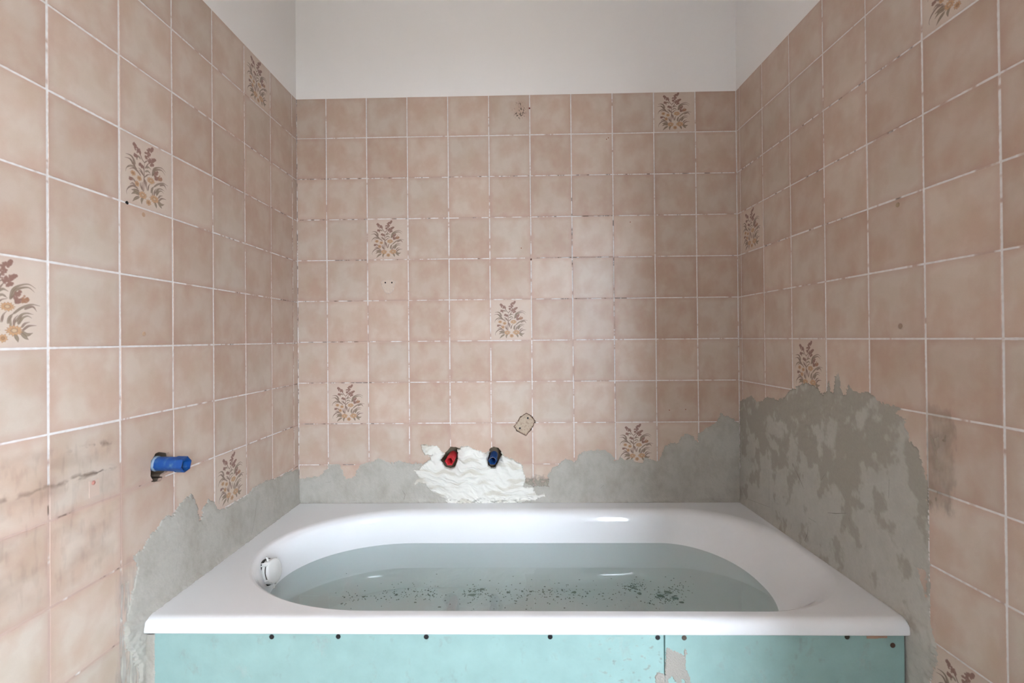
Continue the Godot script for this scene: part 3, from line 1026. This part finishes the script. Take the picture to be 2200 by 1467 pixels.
func build_bath() -> void:
	var bath := base("bathtub", Transform3D(Basis(), Vector3(0, RIM, 0)))
	tag(bath, "white enamel bathtub with rolled rim filled between three tiled walls", "bathtub")
	var outer := func(front: float, rest: float, y: float): return ring([0.0425 + rest, 1.6602 - rest, 0.0045 + rest, 0.735 - front, 0.006, 0.006, 0.006, 0.006], y)
	var rings := [outer.call(0.010, 0.012, -0.028), outer.call(0.005, 0.004, -0.0315), outer.call(0.002, 0.001, -0.0312), outer.call(0.0, 0.0, -0.029), outer.call(0.0, 0.0, -0.022)]
	for k in range(0, 7):
		var t := PI * 0.5 * k / 6.0
		rings.append(outer.call(0.019 * (1.0 - cos(t)), 0.004 * (1.0 - cos(t)), -0.019 + 0.019 * sin(t)))
	rings.append(outer.call(0.024, 0.009, 0.0))
	var depths := [0.0, 0.0008, 0.0015, 0.003, 0.006, 0.010, 0.014, 0.020, 0.026, 0.036, 0.05, 0.065, 0.08, 0.102, 0.125, 0.15, 0.17, 0.19, 0.203, 0.213, 0.221, 0.227, 0.231, 0.234, 0.2355, 0.2365]
	for d in depths:
		rings.append(ring(basin_at(d), -d))
	var b := loft(rings, false)
	# close the floor
	var last: PackedVector3Array = rings[rings.size() - 1]
	var n := last.size()
	var mid := Vector3.ZERO
	for q in last: mid += q
	var m := b.vert(mid / n - Vector3(0, 0.004, 0))
	var off := (rings.size() - 1) * n
	for i in n: b.tri(off + i, off + (i + 1) % n, m)
	b.smooth()
	# loft winding: check that the rim faces up
	var probe := 12 * n + 5
	if b.n[probe].y < 0:
		for k in range(0, b.idx.size(), 3):
			var t := b.idx[k + 1]; b.idx[k + 1] = b.idx[k + 2]; b.idx[k + 2] = t
		b.smooth()
	obj("shell", b.mesh(), mats.enamel, bath)
	# outside of the steel basin, hidden behind the boards
	var under := []
	for d in [0.004, 0.03, 0.1, 0.15, 0.19, 0.213, 0.227, 0.234, 0.2365]:
		under.append(ring(basin_at(d, 0.008), -d - 0.008))
	var ub := loft(under, false)
	cap(ub, under[under.size() - 1], false)
	ub.smooth()
	obj("underside", ub.mesh(), mats.enamel, bath)
	overflow(bath)
	feet(bath)
	# water, reaching into the thickness of the basin so that it wets the enamel
	var wr := []
	for d in depths.filter(func(x): return x > 0.1):
		wr.append(ring(basin_at(d, 0.003), RIM - d - (0.003 if d > 0.103 else 0.0)))
	var wb := loft(wr, false)
	cap(wb, wr[0], true)
	cap(wb, wr[wr.size() - 1], false)
	wb.smooth()
	# flat, level surface
	for i in wb.v.size():
		if i >= wr.size() * n and absf(wb.v[i].y - WATER) < 1e-4: wb.n[i] = Vector3.UP
	tag(obj("bath_water", wb.mesh(), mats.water), "still pale green water standing in the white bathtub", "water", "", "stuff")
	sediment()


func feet(bath: Node3D) -> void:
	for q in [[0.35, 0.2], [0.35, 0.56], [1.2, 0.2], [1.2, 0.56]]:
		var c := CylinderMesh.new()
		c.top_radius = 0.014; c.bottom_radius = 0.02; c.height = 0.325; c.radial_segments = 12
		obj("leg", c, mats.screw, bath, Transform3D(Basis(), Vector3(q[0], -RIM + 0.1625, q[1])))


func lathe(profile: Array, sides := 40) -> MB:       # around +z: [radius, z] pairs from the back to the front
	var b := MB.new()
	for p in profile:
		for i in sides:
			var t := TAU * i / sides
			b.vert(Vector3(cos(t) * p[0], sin(t) * p[0], p[1]))
	for j in profile.size() - 1:
		for i in sides:
			var a := j * sides + i; var c := j * sides + (i + 1) % sides
			b.tri(a, a + sides, c); b.tri(c, a + sides, c + sides)
	b.smooth()
	return b


func overflow(bath: Node3D) -> void:
	var o := Node3D.new()
	o.name = "overflow_cover"
	o.set_meta("label", "round white overflow cover with four clips")
	var nrm := Vector3(0.965, 0.24, 0.06).normalized()
	var side := Vector3.UP.cross(nrm).normalized()
	o.transform = Transform3D(Basis(side, nrm.cross(side), nrm), Vector3(0.1475, -0.049, 0.425) + nrm * 0.004).scaled_local(Vector3.ONE * 1.06)
	bath.add_child(o, true)
	obj("ring", lathe([[0.0, -0.004], [0.0335, -0.004], [0.0335, 0.002], [0.0325, 0.003], [0.030, 0.003], [0.030, -0.002], [0.0, -0.002]]).mesh(), mats.dark, o)
	obj("collar", lathe([[0.0, -0.001], [0.031, -0.001], [0.031, 0.009], [0.029, 0.010], [0.0, 0.010]]).mesh(), mats.pvc_white, o)
	obj("cap", lathe([[0.0, 0.013], [0.029, 0.013], [0.0305, 0.0145], [0.0305, 0.018], [0.029, 0.0205], [0.024, 0.0222], [0.0, 0.0235]]).mesh(), mats.pvc_white, o)
	obj("gap", lathe([[0.0, 0.0099], [0.0275, 0.0099], [0.0275, 0.0131], [0.0, 0.0131]]).mesh(), plain(Color(0.25, 0.22, 0.18), 0.8), o)
	for k in [0.35, 0.58, 0.93, 0.10, 0.75]:
		var b := MB.new()
		b.slab(Vector3(-0.005, -0.002, -0.001), Vector3(0.005, 0.0015, 0.0185), 0.0006)
		var a: float = TAU * k
		obj("clip", b.mesh(), mats.pvc_white, o, Transform3D(Basis(Vector3.BACK, a - PI / 2), Vector3(cos(a) * 0.0318, sin(a) * 0.0318, 0)))
	for a in [1.75, 4.55]:
		var b := MB.new()
		b.slab(Vector3(-0.0025, -0.001, 0.010), Vector3(0.0025, 0.012, 0.013), 0.0006)
		obj("tab", b.mesh(), mats.pvc_white, o, Transform3D(Basis(Vector3.BACK, a - PI / 2), Vector3(cos(a) * 0.030, sin(a) * 0.030, 0)))


func sediment() -> void:
	var b := MB.new()
	var r := RandomNumberGenerator.new()
	r.seed = 91
	# level outlines of the basin, deepest first, to find how deep it is at a place
	var levels := []
	for k in 48:
		var dd := lerpf(0.2365, 0.108, k / 47.0)
		var loop := PackedVector2Array()
		for p in ring(basin_at(dd), 0.0): loop.append(Vector2(p.x, p.z))
		levels.append([dd, loop])
	var deep_at := func(x: float, z: float):
		for l in levels:
			if Geometry2D.is_point_in_polygon(Vector2(x, z), l[1]): return l[0]
		return -1.0
	var blob := func(x: float, z: float, rx: float, rz: float, shade: float):
		# lie on the floor of the basin, or on the curve where it rises to the wall
		var d: float = deep_at.call(x, z)
		if d < 0.15: return
		var y := RIM - d + 0.0012
		var c := lin(150, 154, 142).lerp(lin(84, 88, 82), shade)
		var m := b.vert(Vector3(x, y + 0.0012, z), Vector3.UP, Vector2.ZERO, c)
		var k := 9
		for i in k:
			var t := TAU * i / k
			var rr := 0.7 + r.randf() * 0.6
			b.vert(Vector3(x + cos(t) * rx * rr, y - 0.0008, z + sin(t) * rz * rr), Vector3.UP, Vector2.ZERO, c)
		for i in k: b.tri(m, m + 1 + i, m + 1 + (i + 1) % k)
	var at := func(px: float, py: float):
		var d := 0.236
		var p := Vector3.ZERO
		for k in 6:
			p = hit(px, py, Vector3(0, RIM - d, 0), Vector3.UP)
			var found: float = deep_at.call(p.x, p.z)
			if found > 0.0: d = lerpf(d, found, 0.6)
		return Vector2(p.x, p.z)
	# flakes: photo column and row, half width and half length in metres
	for q in [[1014, 1278, 15, 8], [1035, 1266, 9, 7], [1092, 1274, 7, 7], [1122, 1270, 4, 6], [1140, 1271, 4, 5], [1167, 1272, 4, 5], [1233, 1274, 9, 7], [1198, 1282, 5, 4], [1208, 1268, 3, 8], [1262, 1275, 4, 4], [1374, 1275, 7, 7], [1435, 1272, 16, 9], [1420, 1280, 12, 8], [1452, 1285, 14, 6], [1465, 1294, 9, 4], [944, 1304, 6, 3], [892, 1294, 5, 3], [852, 1277, 4, 6], [781, 1282, 6, 5], [734, 1297, 5, 5]]:
		var p: Vector2 = at.call(q[0], q[1])
		blob.call(p.x, p.y, q[2] * 0.001, q[3] * 0.001, 0.35 + 0.3 * r.randf())
	# finer grit scattered round them
	for q in [[1020, 1272, 0.022, 0.016, 90], [1130, 1270, 0.06, 0.018, 70], [1215, 1272, 0.06, 0.02, 60], [1360, 1260, 0.020, 0.010, 110], [1435, 1278, 0.035, 0.018, 150], [920, 1274, 0.03, 0.02, 70], [850, 1276, 0.05, 0.02, 60], [760, 1288, 0.05, 0.02, 30], [1150, 1285, 0.25, 0.03, 120], [1300, 1280, 0.1, 0.03, 40]]:
		var p: Vector2 = at.call(q[0], q[1])
		for k in q[4]:
			var s := r.randf_range(0.0006, 0.0024)
			blob.call(p.x + r.randfn(0, q[2]), p.y + r.randfn(0, q[3]), s * 1.3, s, r.randf())
	b.smooth()
	tag(obj("sediment", b.mesh(), painted(0.9)), "dark grit and flakes lying on the bathtub floor under water", "sediment", "", "stuff")


# ------------------------------------------------------------------ boards below the rim
func build_apron() -> void:
	var z := 0.7275
	var seam := hit(1428, 1400, Vector3(0, 0, 0.7275), Vector3.BACK).x
	var spot := func(px: float, py: float, off: float): var p := hit(px, py, Vector3(0, 0, 0.7275), Vector3.BACK); return Vector3(p.x - off, p.y, 0.0004)
	var top := RIM - 0.0325
	var m := rough_mat(Color(0.595, 0.715, 0.70), 91, 0.85, 0.02, 0.03)
	m.uv1_scale = Vector3(2.2, 2.2, 2.2)
	var long_board := base("apron_board", Transform3D(Basis(), Vector3(0.6, 0, z)))
	tag(long_board, "long mint green plasterboard fixed with five black screws under the rim", "board")
	var b := MB.new()
	b.slab(Vector3(0.064 - 0.6, 0.01, -0.0125), Vector3(seam - 0.0012 - 0.6, top - 0.001, 0.0), 0.0012)
	obj("sheet", b.mesh(), m, long_board)
	for q in [[584, 1367.5], [727, 1367], [916, 1367.5], [1182, 1367.5], [1413, 1369]]:
		screw(long_board, spot.call(q[0], q[1], 0.6), mats.screw)
	var short_board := base("apron_board", Transform3D(Basis(), Vector3(1.4, 0, z - 0.0006)))
	tag(short_board, "short mint green plasterboard with a scraped grey strip along its seam", "board")
	b = MB.new()
	b.slab(Vector3(seam + 0.0012 - 1.4, 0.01, -0.0125), Vector3(1.659 - 1.4, top - 0.001, 0.0), 0.0012)
	obj("sheet", b.mesh(), m, short_board)
	screw(short_board, spot.call(1470, 1370, 1.4), plain(Color(0.33, 0.30, 0.26), 0.8))
	screw(short_board, spot.call(1820, 1368, 1.4), plain(Color(0.2, 0.18, 0.15), 0.8))
	screw(short_board, spot.call(1918, 1386, 1.4), plain(Color(0.30, 0.22, 0.18), 0.8))
	# grey adhesive on the joint
	var at := func(px: float, py: float): var p := hit(px, py, Vector3(0, 0, z), Vector3.BACK); return Vector2(p.x, p.y)
	var patch := PackedVector2Array()
	for q in [[1432, 1391], [1443, 1396], [1455, 1399], [1463, 1404], [1471, 1408], [1468, 1400], [1472, 1391], [1476, 1405], [1474, 1420], [1473, 1437], [1478, 1444], [1483, 1455], [1485, 1500], [1470, 1500], [1472, 1462], [1466, 1458], [1460, 1475], [1450, 1462], [1442, 1452], [1435, 1462], [1436, 1500], [1410, 1500], [1408, 1460], [1406, 1452], [1412, 1444], [1422, 1444], [1429, 1450]]:
		patch.append(at.call(q[0], q[1]))
	for side in [[short_board, 1.4, 1.0], [long_board, 0.6, -1.0]]:
		var off := Vector2(side[1], 0)
		var way: float = side[2]
		var lo := Vector2(seam + 0.0002, 0.36) if way > 0 else Vector2(1.12, 0.36)
		var hi := Vector2(1.25, 0.53) if way > 0 else Vector2(seam - 0.0002, 0.53)
		var grey := relief(side[0], "adhesive_strip", mats.mortar, lo - off, hi - off, 0.0011,
			func(q): return Geometry2D.is_point_in_polygon(warp(q + off, 0.002, 0.0022), patch),
			func(q, s): return 0.0008 + 0.0012 * (1.0 - exp(-s / 0.004)) + 0.0009 * noise_c.get_noise_2d(q.x * 420, q.y * 260),
			func(q, s): var k: float = 1.0 + 0.16 * noise_c.get_noise_2d(q.x * 500, q.y * 300); var c := lin(164, 159, 151); return Color(c.r * k, c.g * k, c.b * k))
		grey.set_meta("label", "rough grey adhesive left on the board joint")
	# mortar closing the gap between the long board and the wall
	var rel := relief(long_board, "mortar_edge", mats.mortar, Vector2(0.044 - 0.6, 0.02), Vector2(0.078 - 0.6, RIM - 0.034), 0.0018,
		func(q): return q.x + 0.6 < 0.0665 + 0.004 * noise_a.get_noise_2d(q.y * 20, 3.0) + 0.002 * noise_b.get_noise_2d(q.y * 110, 7.0) and q.y < RIM - 0.0345 and q.x + 0.6 > 0.0455,
		func(q, s): return 0.0010 + 0.0020 * (1.0 - exp(-s / 0.006)) + 0.001 * noise_b.get_noise_2d(q.x * 60, q.y * 40),
		func(q, s): return mortar_color(q, s, mortar_dry, mortar_damp, 0.1))
	rel.name = "mortar_edge"
	film(long_board, Vector2(0.075 - 0.6, 0.34), Vector2(seam - 0.605, top - 0.006), 0.0003, 1024, func(f: Vector2, g: Vector2):
		var n := noise_a.get_noise_2d(g.x * 16, g.y * 11) + 0.25 * noise_b.get_noise_2d(g.x * 90, g.y * 60)
		var pink := smoothstep(0.38, 0.45, g.x) * smoothstep(0.30, 0.6, noise_b.get_noise_2d(g.x * 45 + 3, g.y * 60))
		return Color(0.80, 0.87, 0.85, 0.26 * smoothstep(0.22, 0.75, n)).lerp(Color(0.76, 0.70, 0.63, 0.35), pink))
	film(short_board, Vector2(seam + 0.05 - 1.4, 0.34), Vector2(1.655 - 1.4, top - 0.006), 0.0003, 512, func(f: Vector2, g: Vector2):
		var n := noise_a.get_noise_2d(g.x * 22 + 60, g.y * 13) + 0.35 * noise_b.get_noise_2d(g.x * 90, g.y * 60)
		return Color(0.80, 0.86, 0.84, 0.2 * smoothstep(0.22, 0.75, n)))
	# pinkish paper torn along the upper edge of the short board
	b = MB.new()
	for q in [[1.58, 1.603, 0.0065], [1.603, 1.622, 0.0055]]:
		b.slab(Vector3(q[0] - 1.4, top - 0.001 - q[2], -0.001), Vector3(q[1] - 1.4, top - 0.0005, 0.0018), 0.0004)
	obj("packing_strip", b.mesh(), plain(Color(0.70, 0.58, 0.50), 0.8), short_board)


func screw(parent: Node3D, at: Vector3, mat: Material) -> void:
	var b := lathe([[0.0005, -0.012], [0.0018, -0.011], [0.0018, -0.003], [0.0052, 0.0], [0.0052, 0.0006], [0.0040, 0.0009], [0.0016, 0.0010], [0.0, 0.0006]], 20)
	obj("screw", b.mesh(), mat, parent, Transform3D(Basis(), at))


# ------------------------------------------------------------------ pipe plugs
func plug_mesh(length: float, r0: float, r1: float, hexr: float, wall: float) -> MB:
	# around +z: a tube that ends in a wider six-sided socket, open at the front
	var b := MB.new()
	var sides := 36
	var rows := [[0.0, r0, 0.0], [length * 0.5, lerpf(r0, r1, 0.5), 0.0], [length * 0.74, r1, 0.0], [length * 0.78, hexr, 1.0], [length, hexr, 1.0], [length, hexr - wall, 1.0], [length * 0.80, hexr - wall * 1.15, 1.0], [length * 0.3, hexr - wall * 1.6, 1.0], [length * 0.28, 0.0, 0.0]]
	for p in rows:
		for i in sides:
			var t := TAU * i / sides + PI / 6.0
			var hexf := cos(PI / 6.0) / cos(fposmod(t, PI / 3.0) - PI / 6.0)
			var rr: float = p[1] * lerpf(1.0, hexf * 1.06, p[2])
			b.vert(Vector3(cos(t) * rr, sin(t) * rr, p[0]))
	for j in rows.size() - 1:
		for i in sides:
			var a := j * sides + i; var c := j * sides + (i + 1) % sides
			b.tri(a, a + sides, c); b.tri(c, a + sides, c + sides)
	b.smooth()
	return b


func plug(label: String, at: Vector3, dir: Vector3, b: MB, mat: Material, spin := 0.0) -> Node3D:
	var side := Vector3.UP.cross(dir).normalized()
	var o := base("pipe_plug", Transform3D(Basis(side, dir.cross(side), dir).rotated(dir, spin), at))
	tag(o, label, "pipe plug", "pipe plugs")
	obj("tube", b.mesh(), mat, o)
	return o


func build_plugs() -> void:
	var p := hit(338, 995, walls.wall_left.origin, walls.wall_left.z)
	var o := plug("blue plastic pipe plug alone in a broken tile above the bare mortar", p - Vector3(0.03, 0, 0), Vector3(1, -0.02, 0.03).normalized(), plug_mesh(0.098, 0.0155, 0.0158, 0.0168, 0.0032), mats.blue, 0.25)
	# plaster crust at its foot and on its lip
	var b := lathe([[0.0155, 0.026], [0.0170, 0.028], [0.0166, 0.031], [0.0157, 0.034]], 30)
	for i in b.v.size():
		var q := b.v[i]
		b.v[i] = q * (1.0 + 0.06 * noise_a.get_noise_3d(q.x * 200, q.y * 200, q.z * 200))
	obj("plaster_crust", b.mesh(), plain(Color(0.55, 0.62, 0.69), 0.85), o)
	var red := hit(966, 990, Vector3(0, 0, 0.052), Vector3.BACK)
	plug("red plastic pipe plug set in the white filler", Vector3(red.x + 0.001, red.y + 0.002, -0.03), Vector3(-0.01, -0.03, 1).normalized(), plug_mesh(0.084, 0.0150, 0.0150, 0.0166, 0.006), mats.red)
	var blue := hit(1058, 989, Vector3(0, 0, 0.040), Vector3.BACK)
	var u := plug("blue plastic pipe plug set in the white filler beside the red one", Vector3(blue.x + 0.002, blue.y + 0.004, -0.03), Vector3(-0.02, -0.06, 1).normalized(), plug_mesh(0.072, 0.0135, 0.0135, 0.0150, 0.0030), mats.blue)
	var crust := lathe([[0.0128, 0.060], [0.0142, 0.0715], [0.0110, 0.0725], [0.0108, 0.060]], 24)
	# only the upper half of its mouth carries plaster
	var keep := PackedInt32Array()
	for k in range(0, crust.idx.size(), 3):
		if crust.v[crust.idx[k]].y > 0.003: keep.append_array([crust.idx[k], crust.idx[k + 1], crust.idx[k + 2]])
	crust.idx = keep
	obj("plaster_crust", crust.mesh(), plain(Color(0.66, 0.66, 0.64), 0.85), u)


# ------------------------------------------------------------------ small marks on the walls
func dot(w: String, px: float, py: float, r: float, h: float, mat: Material, called: String) -> void:
	var q := on_wall(w, px, py)
	obj(called, lathe([[r, -0.001], [r, h * 0.4], [r * 0.8, h * 0.85], [0.0, h]], 18).mesh(), mat, walls[w].node, Transform3D(Basis(), Vector3(q.x, q.y, 0)))


func build_wall_marks() -> void:
	var glue := plain(Color(0.70, 0.575, 0.47), 0.4)
	dot("wall_left", 308.5, 461, 0.0050, 0.0006, glue, "glue_dot")
	dot("wall_left", 309.5, 717, 0.0050, 0.0012, glue, "glue_dot")
	dot("wall_right", 1934.5, 700, 0.0055, 0.0010, plain(Color(0.60, 0.50, 0.43), 0.4), "glue_dot")
	dot("wall_right", 1928.5, 440, 0.0050, 0.0008, plain(Color(0.60, 0.52, 0.42), 0.4), "glue_dot")
	dot("wall_left", 273, 435.5, 0.0038, 0.0006, mats.dark, "drill_hole")
	dot("wall_back", 1141, 557, 0.0032, 0.0006, plain(Color(0.35, 0.22, 0.18), 0.8), "drill_hole")
	dot("wall_back", 1137.5, 232.5, 0.0030, 0.0006, plain(Color(0.42, 0.15, 0.09), 0.7), "wall_plug")
	var rust := plain(Color(0.55, 0.30, 0.16), 0.8)
	for q in [[1438, 881], [1473, 879.5], [1307, 296], [1303, 299], [1354, 477], [1120, 533]]:
		dot("wall_back", q[0], q[1], 0.0018, 0.0004, rust, "rust_spot")
	# plaster plug with two drill holes
	chip("wall_back", "plaster_plug", [818, 606, 823, 601, 842, 601, 850, 605, 848, 616, 846, 624, 838, 631, 830, 632, 824, 624, 820, 616], lin(206, 188, 172), lin(196, 180, 174), 0.0007)
	dot("wall_back", 828, 607, 0.0030, 0.0022, mats.dark, "drill_hole")
	dot("wall_back", 842, 607, 0.0030, 0.0022, mats.dark, "drill_hole")
	# bare plaster where a fitting was torn off
	chip("wall_back", "bare_patch", [1105, 916, 1111, 909, 1118, 897, 1131, 888, 1141, 895, 1149, 905, 1145, 914, 1139, 924, 1130, 935, 1120, 930, 1111, 925], lin(184, 166, 146), lin(128, 100, 84), -0.0035)
	dot("wall_back", 1134, 898, 0.0034, -0.0005, mats.dark, "drill_hole")
	dot("wall_back", 1117, 920, 0.0034, -0.0005, mats.dark, "drill_hole")
	# rawlplug in a square mark left by a fitting
	var q := on_wall("wall_left", 202, 1046)
	var b := MB.new()
	b.slab(Vector3(-0.011, -0.018, -0.001), Vector3(0.011, 0.014, 0.0008), 0.0004)
	obj("fitting_mark", b.mesh(), plain(Color(0.77, 0.68, 0.62), 0.5), walls.wall_left.node, Transform3D(Basis(), Vector3(q.x, q.y, 0)))
	dot("wall_left", 200, 1037, 0.0042, 0.0022, plain(Color(0.72, 0.50, 0.45), 0.6), "wall_plug")
	# mould line and brown film where a basin once stood
	var p0 := on_wall("wall_left", 252, 1000)
	var p1 := on_wall("wall_left", 0, 1075)
	stain("wall_left", Vector2(p1.x - 0.10, p0.y - 0.22), Vector2(p0.x + 0.01, p0.y + 0.075), 320, func(f: Vector2, g: Vector2):
		var edge := smoothstep(1.0, 0.88, f.x + 0.06 * noise_a.get_noise_2d(g.y * 30, 4.0)) * smoothstep(0.0, 0.2, f.y) * smoothstep(1.0, 0.93, f.y)
		var d := absf(g.y - (p0.y + 0.004 * noise_a.get_noise_2d(g.x * 25, 1.0))) / (0.006 + 0.006 * noise_b.get_noise_2d(g.x * 20, 7.0))
		var mould := clampf(1.2 - d, 0, 1) * smoothstep(-0.25, 0.3, noise_b.get_noise_2d(g.x * 30, g.y * 60)) * (0.35 + 0.5 * smoothstep(0.5, 0.95, f.x))
		var d2 := absf(g.y - p0.y - 0.052) / 0.007
		mould = maxf(mould, clampf(1.2 - d2, 0, 1) * smoothstep(0.0, 0.4, noise_b.get_noise_2d(g.x * 40 + 9, g.y * 60)) * 0.4 * smoothstep(0.45, 0.9, f.x))
		var film := 0.16 * smoothstep(-0.3, 0.5, noise_a.get_noise_2d(g.x * 9, g.y * 14)) + 0.10 * smoothstep(0.1, 0.5, noise_b.get_noise_2d(g.x * 60, g.y * 14))
		return Color(0.55, 0.43, 0.35, 1.0).lerp(Color(0.33, 0.27, 0.23), mould) * Color(1, 1, 1, edge * clampf(film * 0.8 + mould * 0.75, 0, 0.7)))
	# grey cement film wiped over the tiles beside the bare mortar
	var r0 := on_wall("wall_right", 1993, 1078)
	var r1 := on_wall("wall_right", 2056, 900)
	stain("wall_right", Vector2(r0.x, r0.y - 0.02), Vector2(r1.x, r1.y + 0.03), 256, func(f: Vector2, g: Vector2):
		var n := noise_a.get_noise_2d(g.x * 22, g.y * 14) + 0.4 * noise_b.get_noise_2d(g.x * 120, g.y * 40)
		var edge := smoothstep(1.0, 0.75, f.x + 0.25 * n) * smoothstep(0.0, 0.12, f.y + 0.06 * n) * smoothstep(1.0, 0.8, f.y + 0.12 * n)
		return Color(0.70, 0.64, 0.58, edge * clampf(0.36 + 0.25 * n, 0, 0.7)))
	var l0 := on_wall("wall_left", 262, 1180)
	var l1 := on_wall("wall_left", 300, 1467)
	stain("wall_left", Vector2(l0.x - 0.02, l1.y - 0.1), Vector2(l1.x + 0.015, l0.y), 256, func(f: Vector2, g: Vector2):
		var n := noise_a.get_noise_2d(g.x * 60, g.y * 5) + 0.4 * noise_b.get_noise_2d(g.x * 160, g.y * 20)
		var edge := smoothstep(0.0, 0.3, f.x + 0.15 * n) * smoothstep(1.0, 0.75, f.y + 0.1 * n)
		return Color(0.82, 0.80, 0.77, edge * clampf(0.40 + 0.6 * n, 0, 0.85)))
	var g0 := on_wall("wall_back", 1128, 1046)
	var g1 := on_wall("wall_back", 1180, 1018)
	stain("wall_back", g0, g1, 128, func(f: Vector2, g: Vector2):
		var n := noise_a.get_noise_2d(g.x * 50, g.y * 50)
		return Color(0.62, 0.60, 0.55, smoothstep(1.0, 0.5, f.y + 0.5 * n) * clampf(0.6 + 0.5 * n, 0, 0.85)))
	var h0 := on_wall("wall_back", 1098, 262)
	var h1 := on_wall("wall_back", 1136, 214)
	stain("wall_back", h0, h1, 128, func(f: Vector2, g: Vector2):
		var n := noise_b.get_noise_2d(g.x * 110, g.y * 90) + 0.5 * noise_a.get_noise_2d(g.x * 30, g.y * 30)
		var r := f.distance_to(Vector2(0.5, 0.5)) * 2.0
		return Color(0.45, 0.31, 0.23, smoothstep(0.2, 0.45, n) * smoothstep(1.0, 0.5, r) * 0.7))
	# scratches and pits in the mortar
	var deep := lin(84, 78, 70)
	for l in [[1782, 1101, 1800, 1103, 1822, 1102], [1828, 1112, 1829, 1119], [1817, 1128, 1822, 1134], [1732, 1162, 1738, 1148, 1740, 1130], [1702, 1137, 1704, 1125], [1610, 1072, 1656, 1089], [1740, 1112, 1757, 1122], [1706, 996, 1722, 1030, 1731, 1050], [1655, 1010, 1656, 1090], [1775, 1020, 1768, 1032], [1915, 1030, 1914, 1070]]:
		scratch("wall_right", l, 0.0011, deep, 0.0048)
	for l in [[549, 1072, 546, 1100, 541, 1130, 533, 1166], [381, 1166, 378, 1180], [376, 1206, 374, 1226], [370, 1242, 366, 1252], [588, 1070, 586, 1098]]:
		scratch("wall_left", l, 0.0008, lin(120, 118, 110), 0.0046)
	for l in [[865, 1052, 871, 1062, 867, 1078], [1290, 1048, 1297, 1041], [700, 1036, 712, 1034], [754, 1073, 768, 1074]]:
		scratch("wall_back", l, 0.0010, lin(104, 100, 90), 0.0044)


# a small rough piece of plaster with a ragged outline
func chip(w: String, called: String, flat: Array, mid: Color, rim: Color, z: float) -> void:
	var poly := outline(w, flat)
	var bb := bounds(poly)
	relief(walls[w].node, called, mats.filler, bb[0], bb[1], 0.0012,
		func(q): return Geometry2D.is_point_in_polygon(warp(q, 0.001, 0.0018), poly),
		func(q, s): return z + 0.0009 * noise_a.get_noise_2d(q.x * 130, q.y * 130) + 0.0004 * (1.0 - exp(-s / 0.003)),
		func(q, s): return rim.lerp(mid, smoothstep(0.0, 0.003, s + 0.003 * noise_b.get_noise_2d(q.x * 160, q.y * 160))).lerp(rim, 0.35 * smoothstep(0.1, 0.4, noise_a.get_noise_2d(q.x * 90, q.y * 90))))


# a thin film with an outline of its own, on the glaze
func stain(w: String, lo: Vector2, hi: Vector2, size: int, paint: Callable) -> void:
	film(walls[w].node, lo, hi, 0.0007, size, paint)


func film(parent: Node3D, lo: Vector2, hi: Vector2, z: float, size: int, paint: Callable) -> void:
	var span := hi - lo
	var h := maxi(32, int(size * span.y / span.x)) if span.x > span.y else size
	var wd := size if span.x > span.y else maxi(32, int(size * span.x / span.y))
	var im := Image.create(wd, h, false, Image.FORMAT_RGBA8)
	for y in h:
		for x in wd:
			var f := Vector2((x + 0.5) / wd, 1.0 - (y + 0.5) / h)
			im.set_pixel(x, y, paint.call(f, lo + f * span))
	var m := plain(Color.WHITE, 0.6, 0.4)
	m.albedo_texture = ImageTexture.create_from_image(im)
	m.texture_repeat = false
	m.transparency = BaseMaterial3D.TRANSPARENCY_ALPHA
	var b := MB.new()
	b.quad(Vector3(lo.x, lo.y, z), Vector3(hi.x, lo.y, z), Vector3(hi.x, hi.y, z), Vector3(lo.x, hi.y, z), Vector3.BACK, Color.WHITE, [Vector2(0, 1), Vector2(1, 1), Vector2(1, 0), Vector2(0, 0)])
	obj("stain", b.mesh(), m, parent)


func scratch(w: String, flat: Array, width: float, col: Color, z: float) -> void:
	var p := outline(w, flat)
	var b := MB.new()
	for i in p.size() - 1:
		var d := (p[i + 1] - p[i]).normalized().orthogonal() * width * 0.5
		var t0 := 0.4 if i == 0 else 1.0
		var t1 := 0.4 if i == p.size() - 2 else 1.0
		b.quad(Vector3(p[i].x - d.x * t0, p[i].y - d.y * t0, z), Vector3(p[i + 1].x - d.x * t1, p[i + 1].y - d.y * t1, z), Vector3(p[i + 1].x + d.x * t1, p[i + 1].y + d.y * t1, z), Vector3(p[i].x + d.x * t0, p[i].y + d.y * t0, z), Vector3.BACK, col)
	obj("scratch", b.mesh(), mats.mortar, walls[w].node)
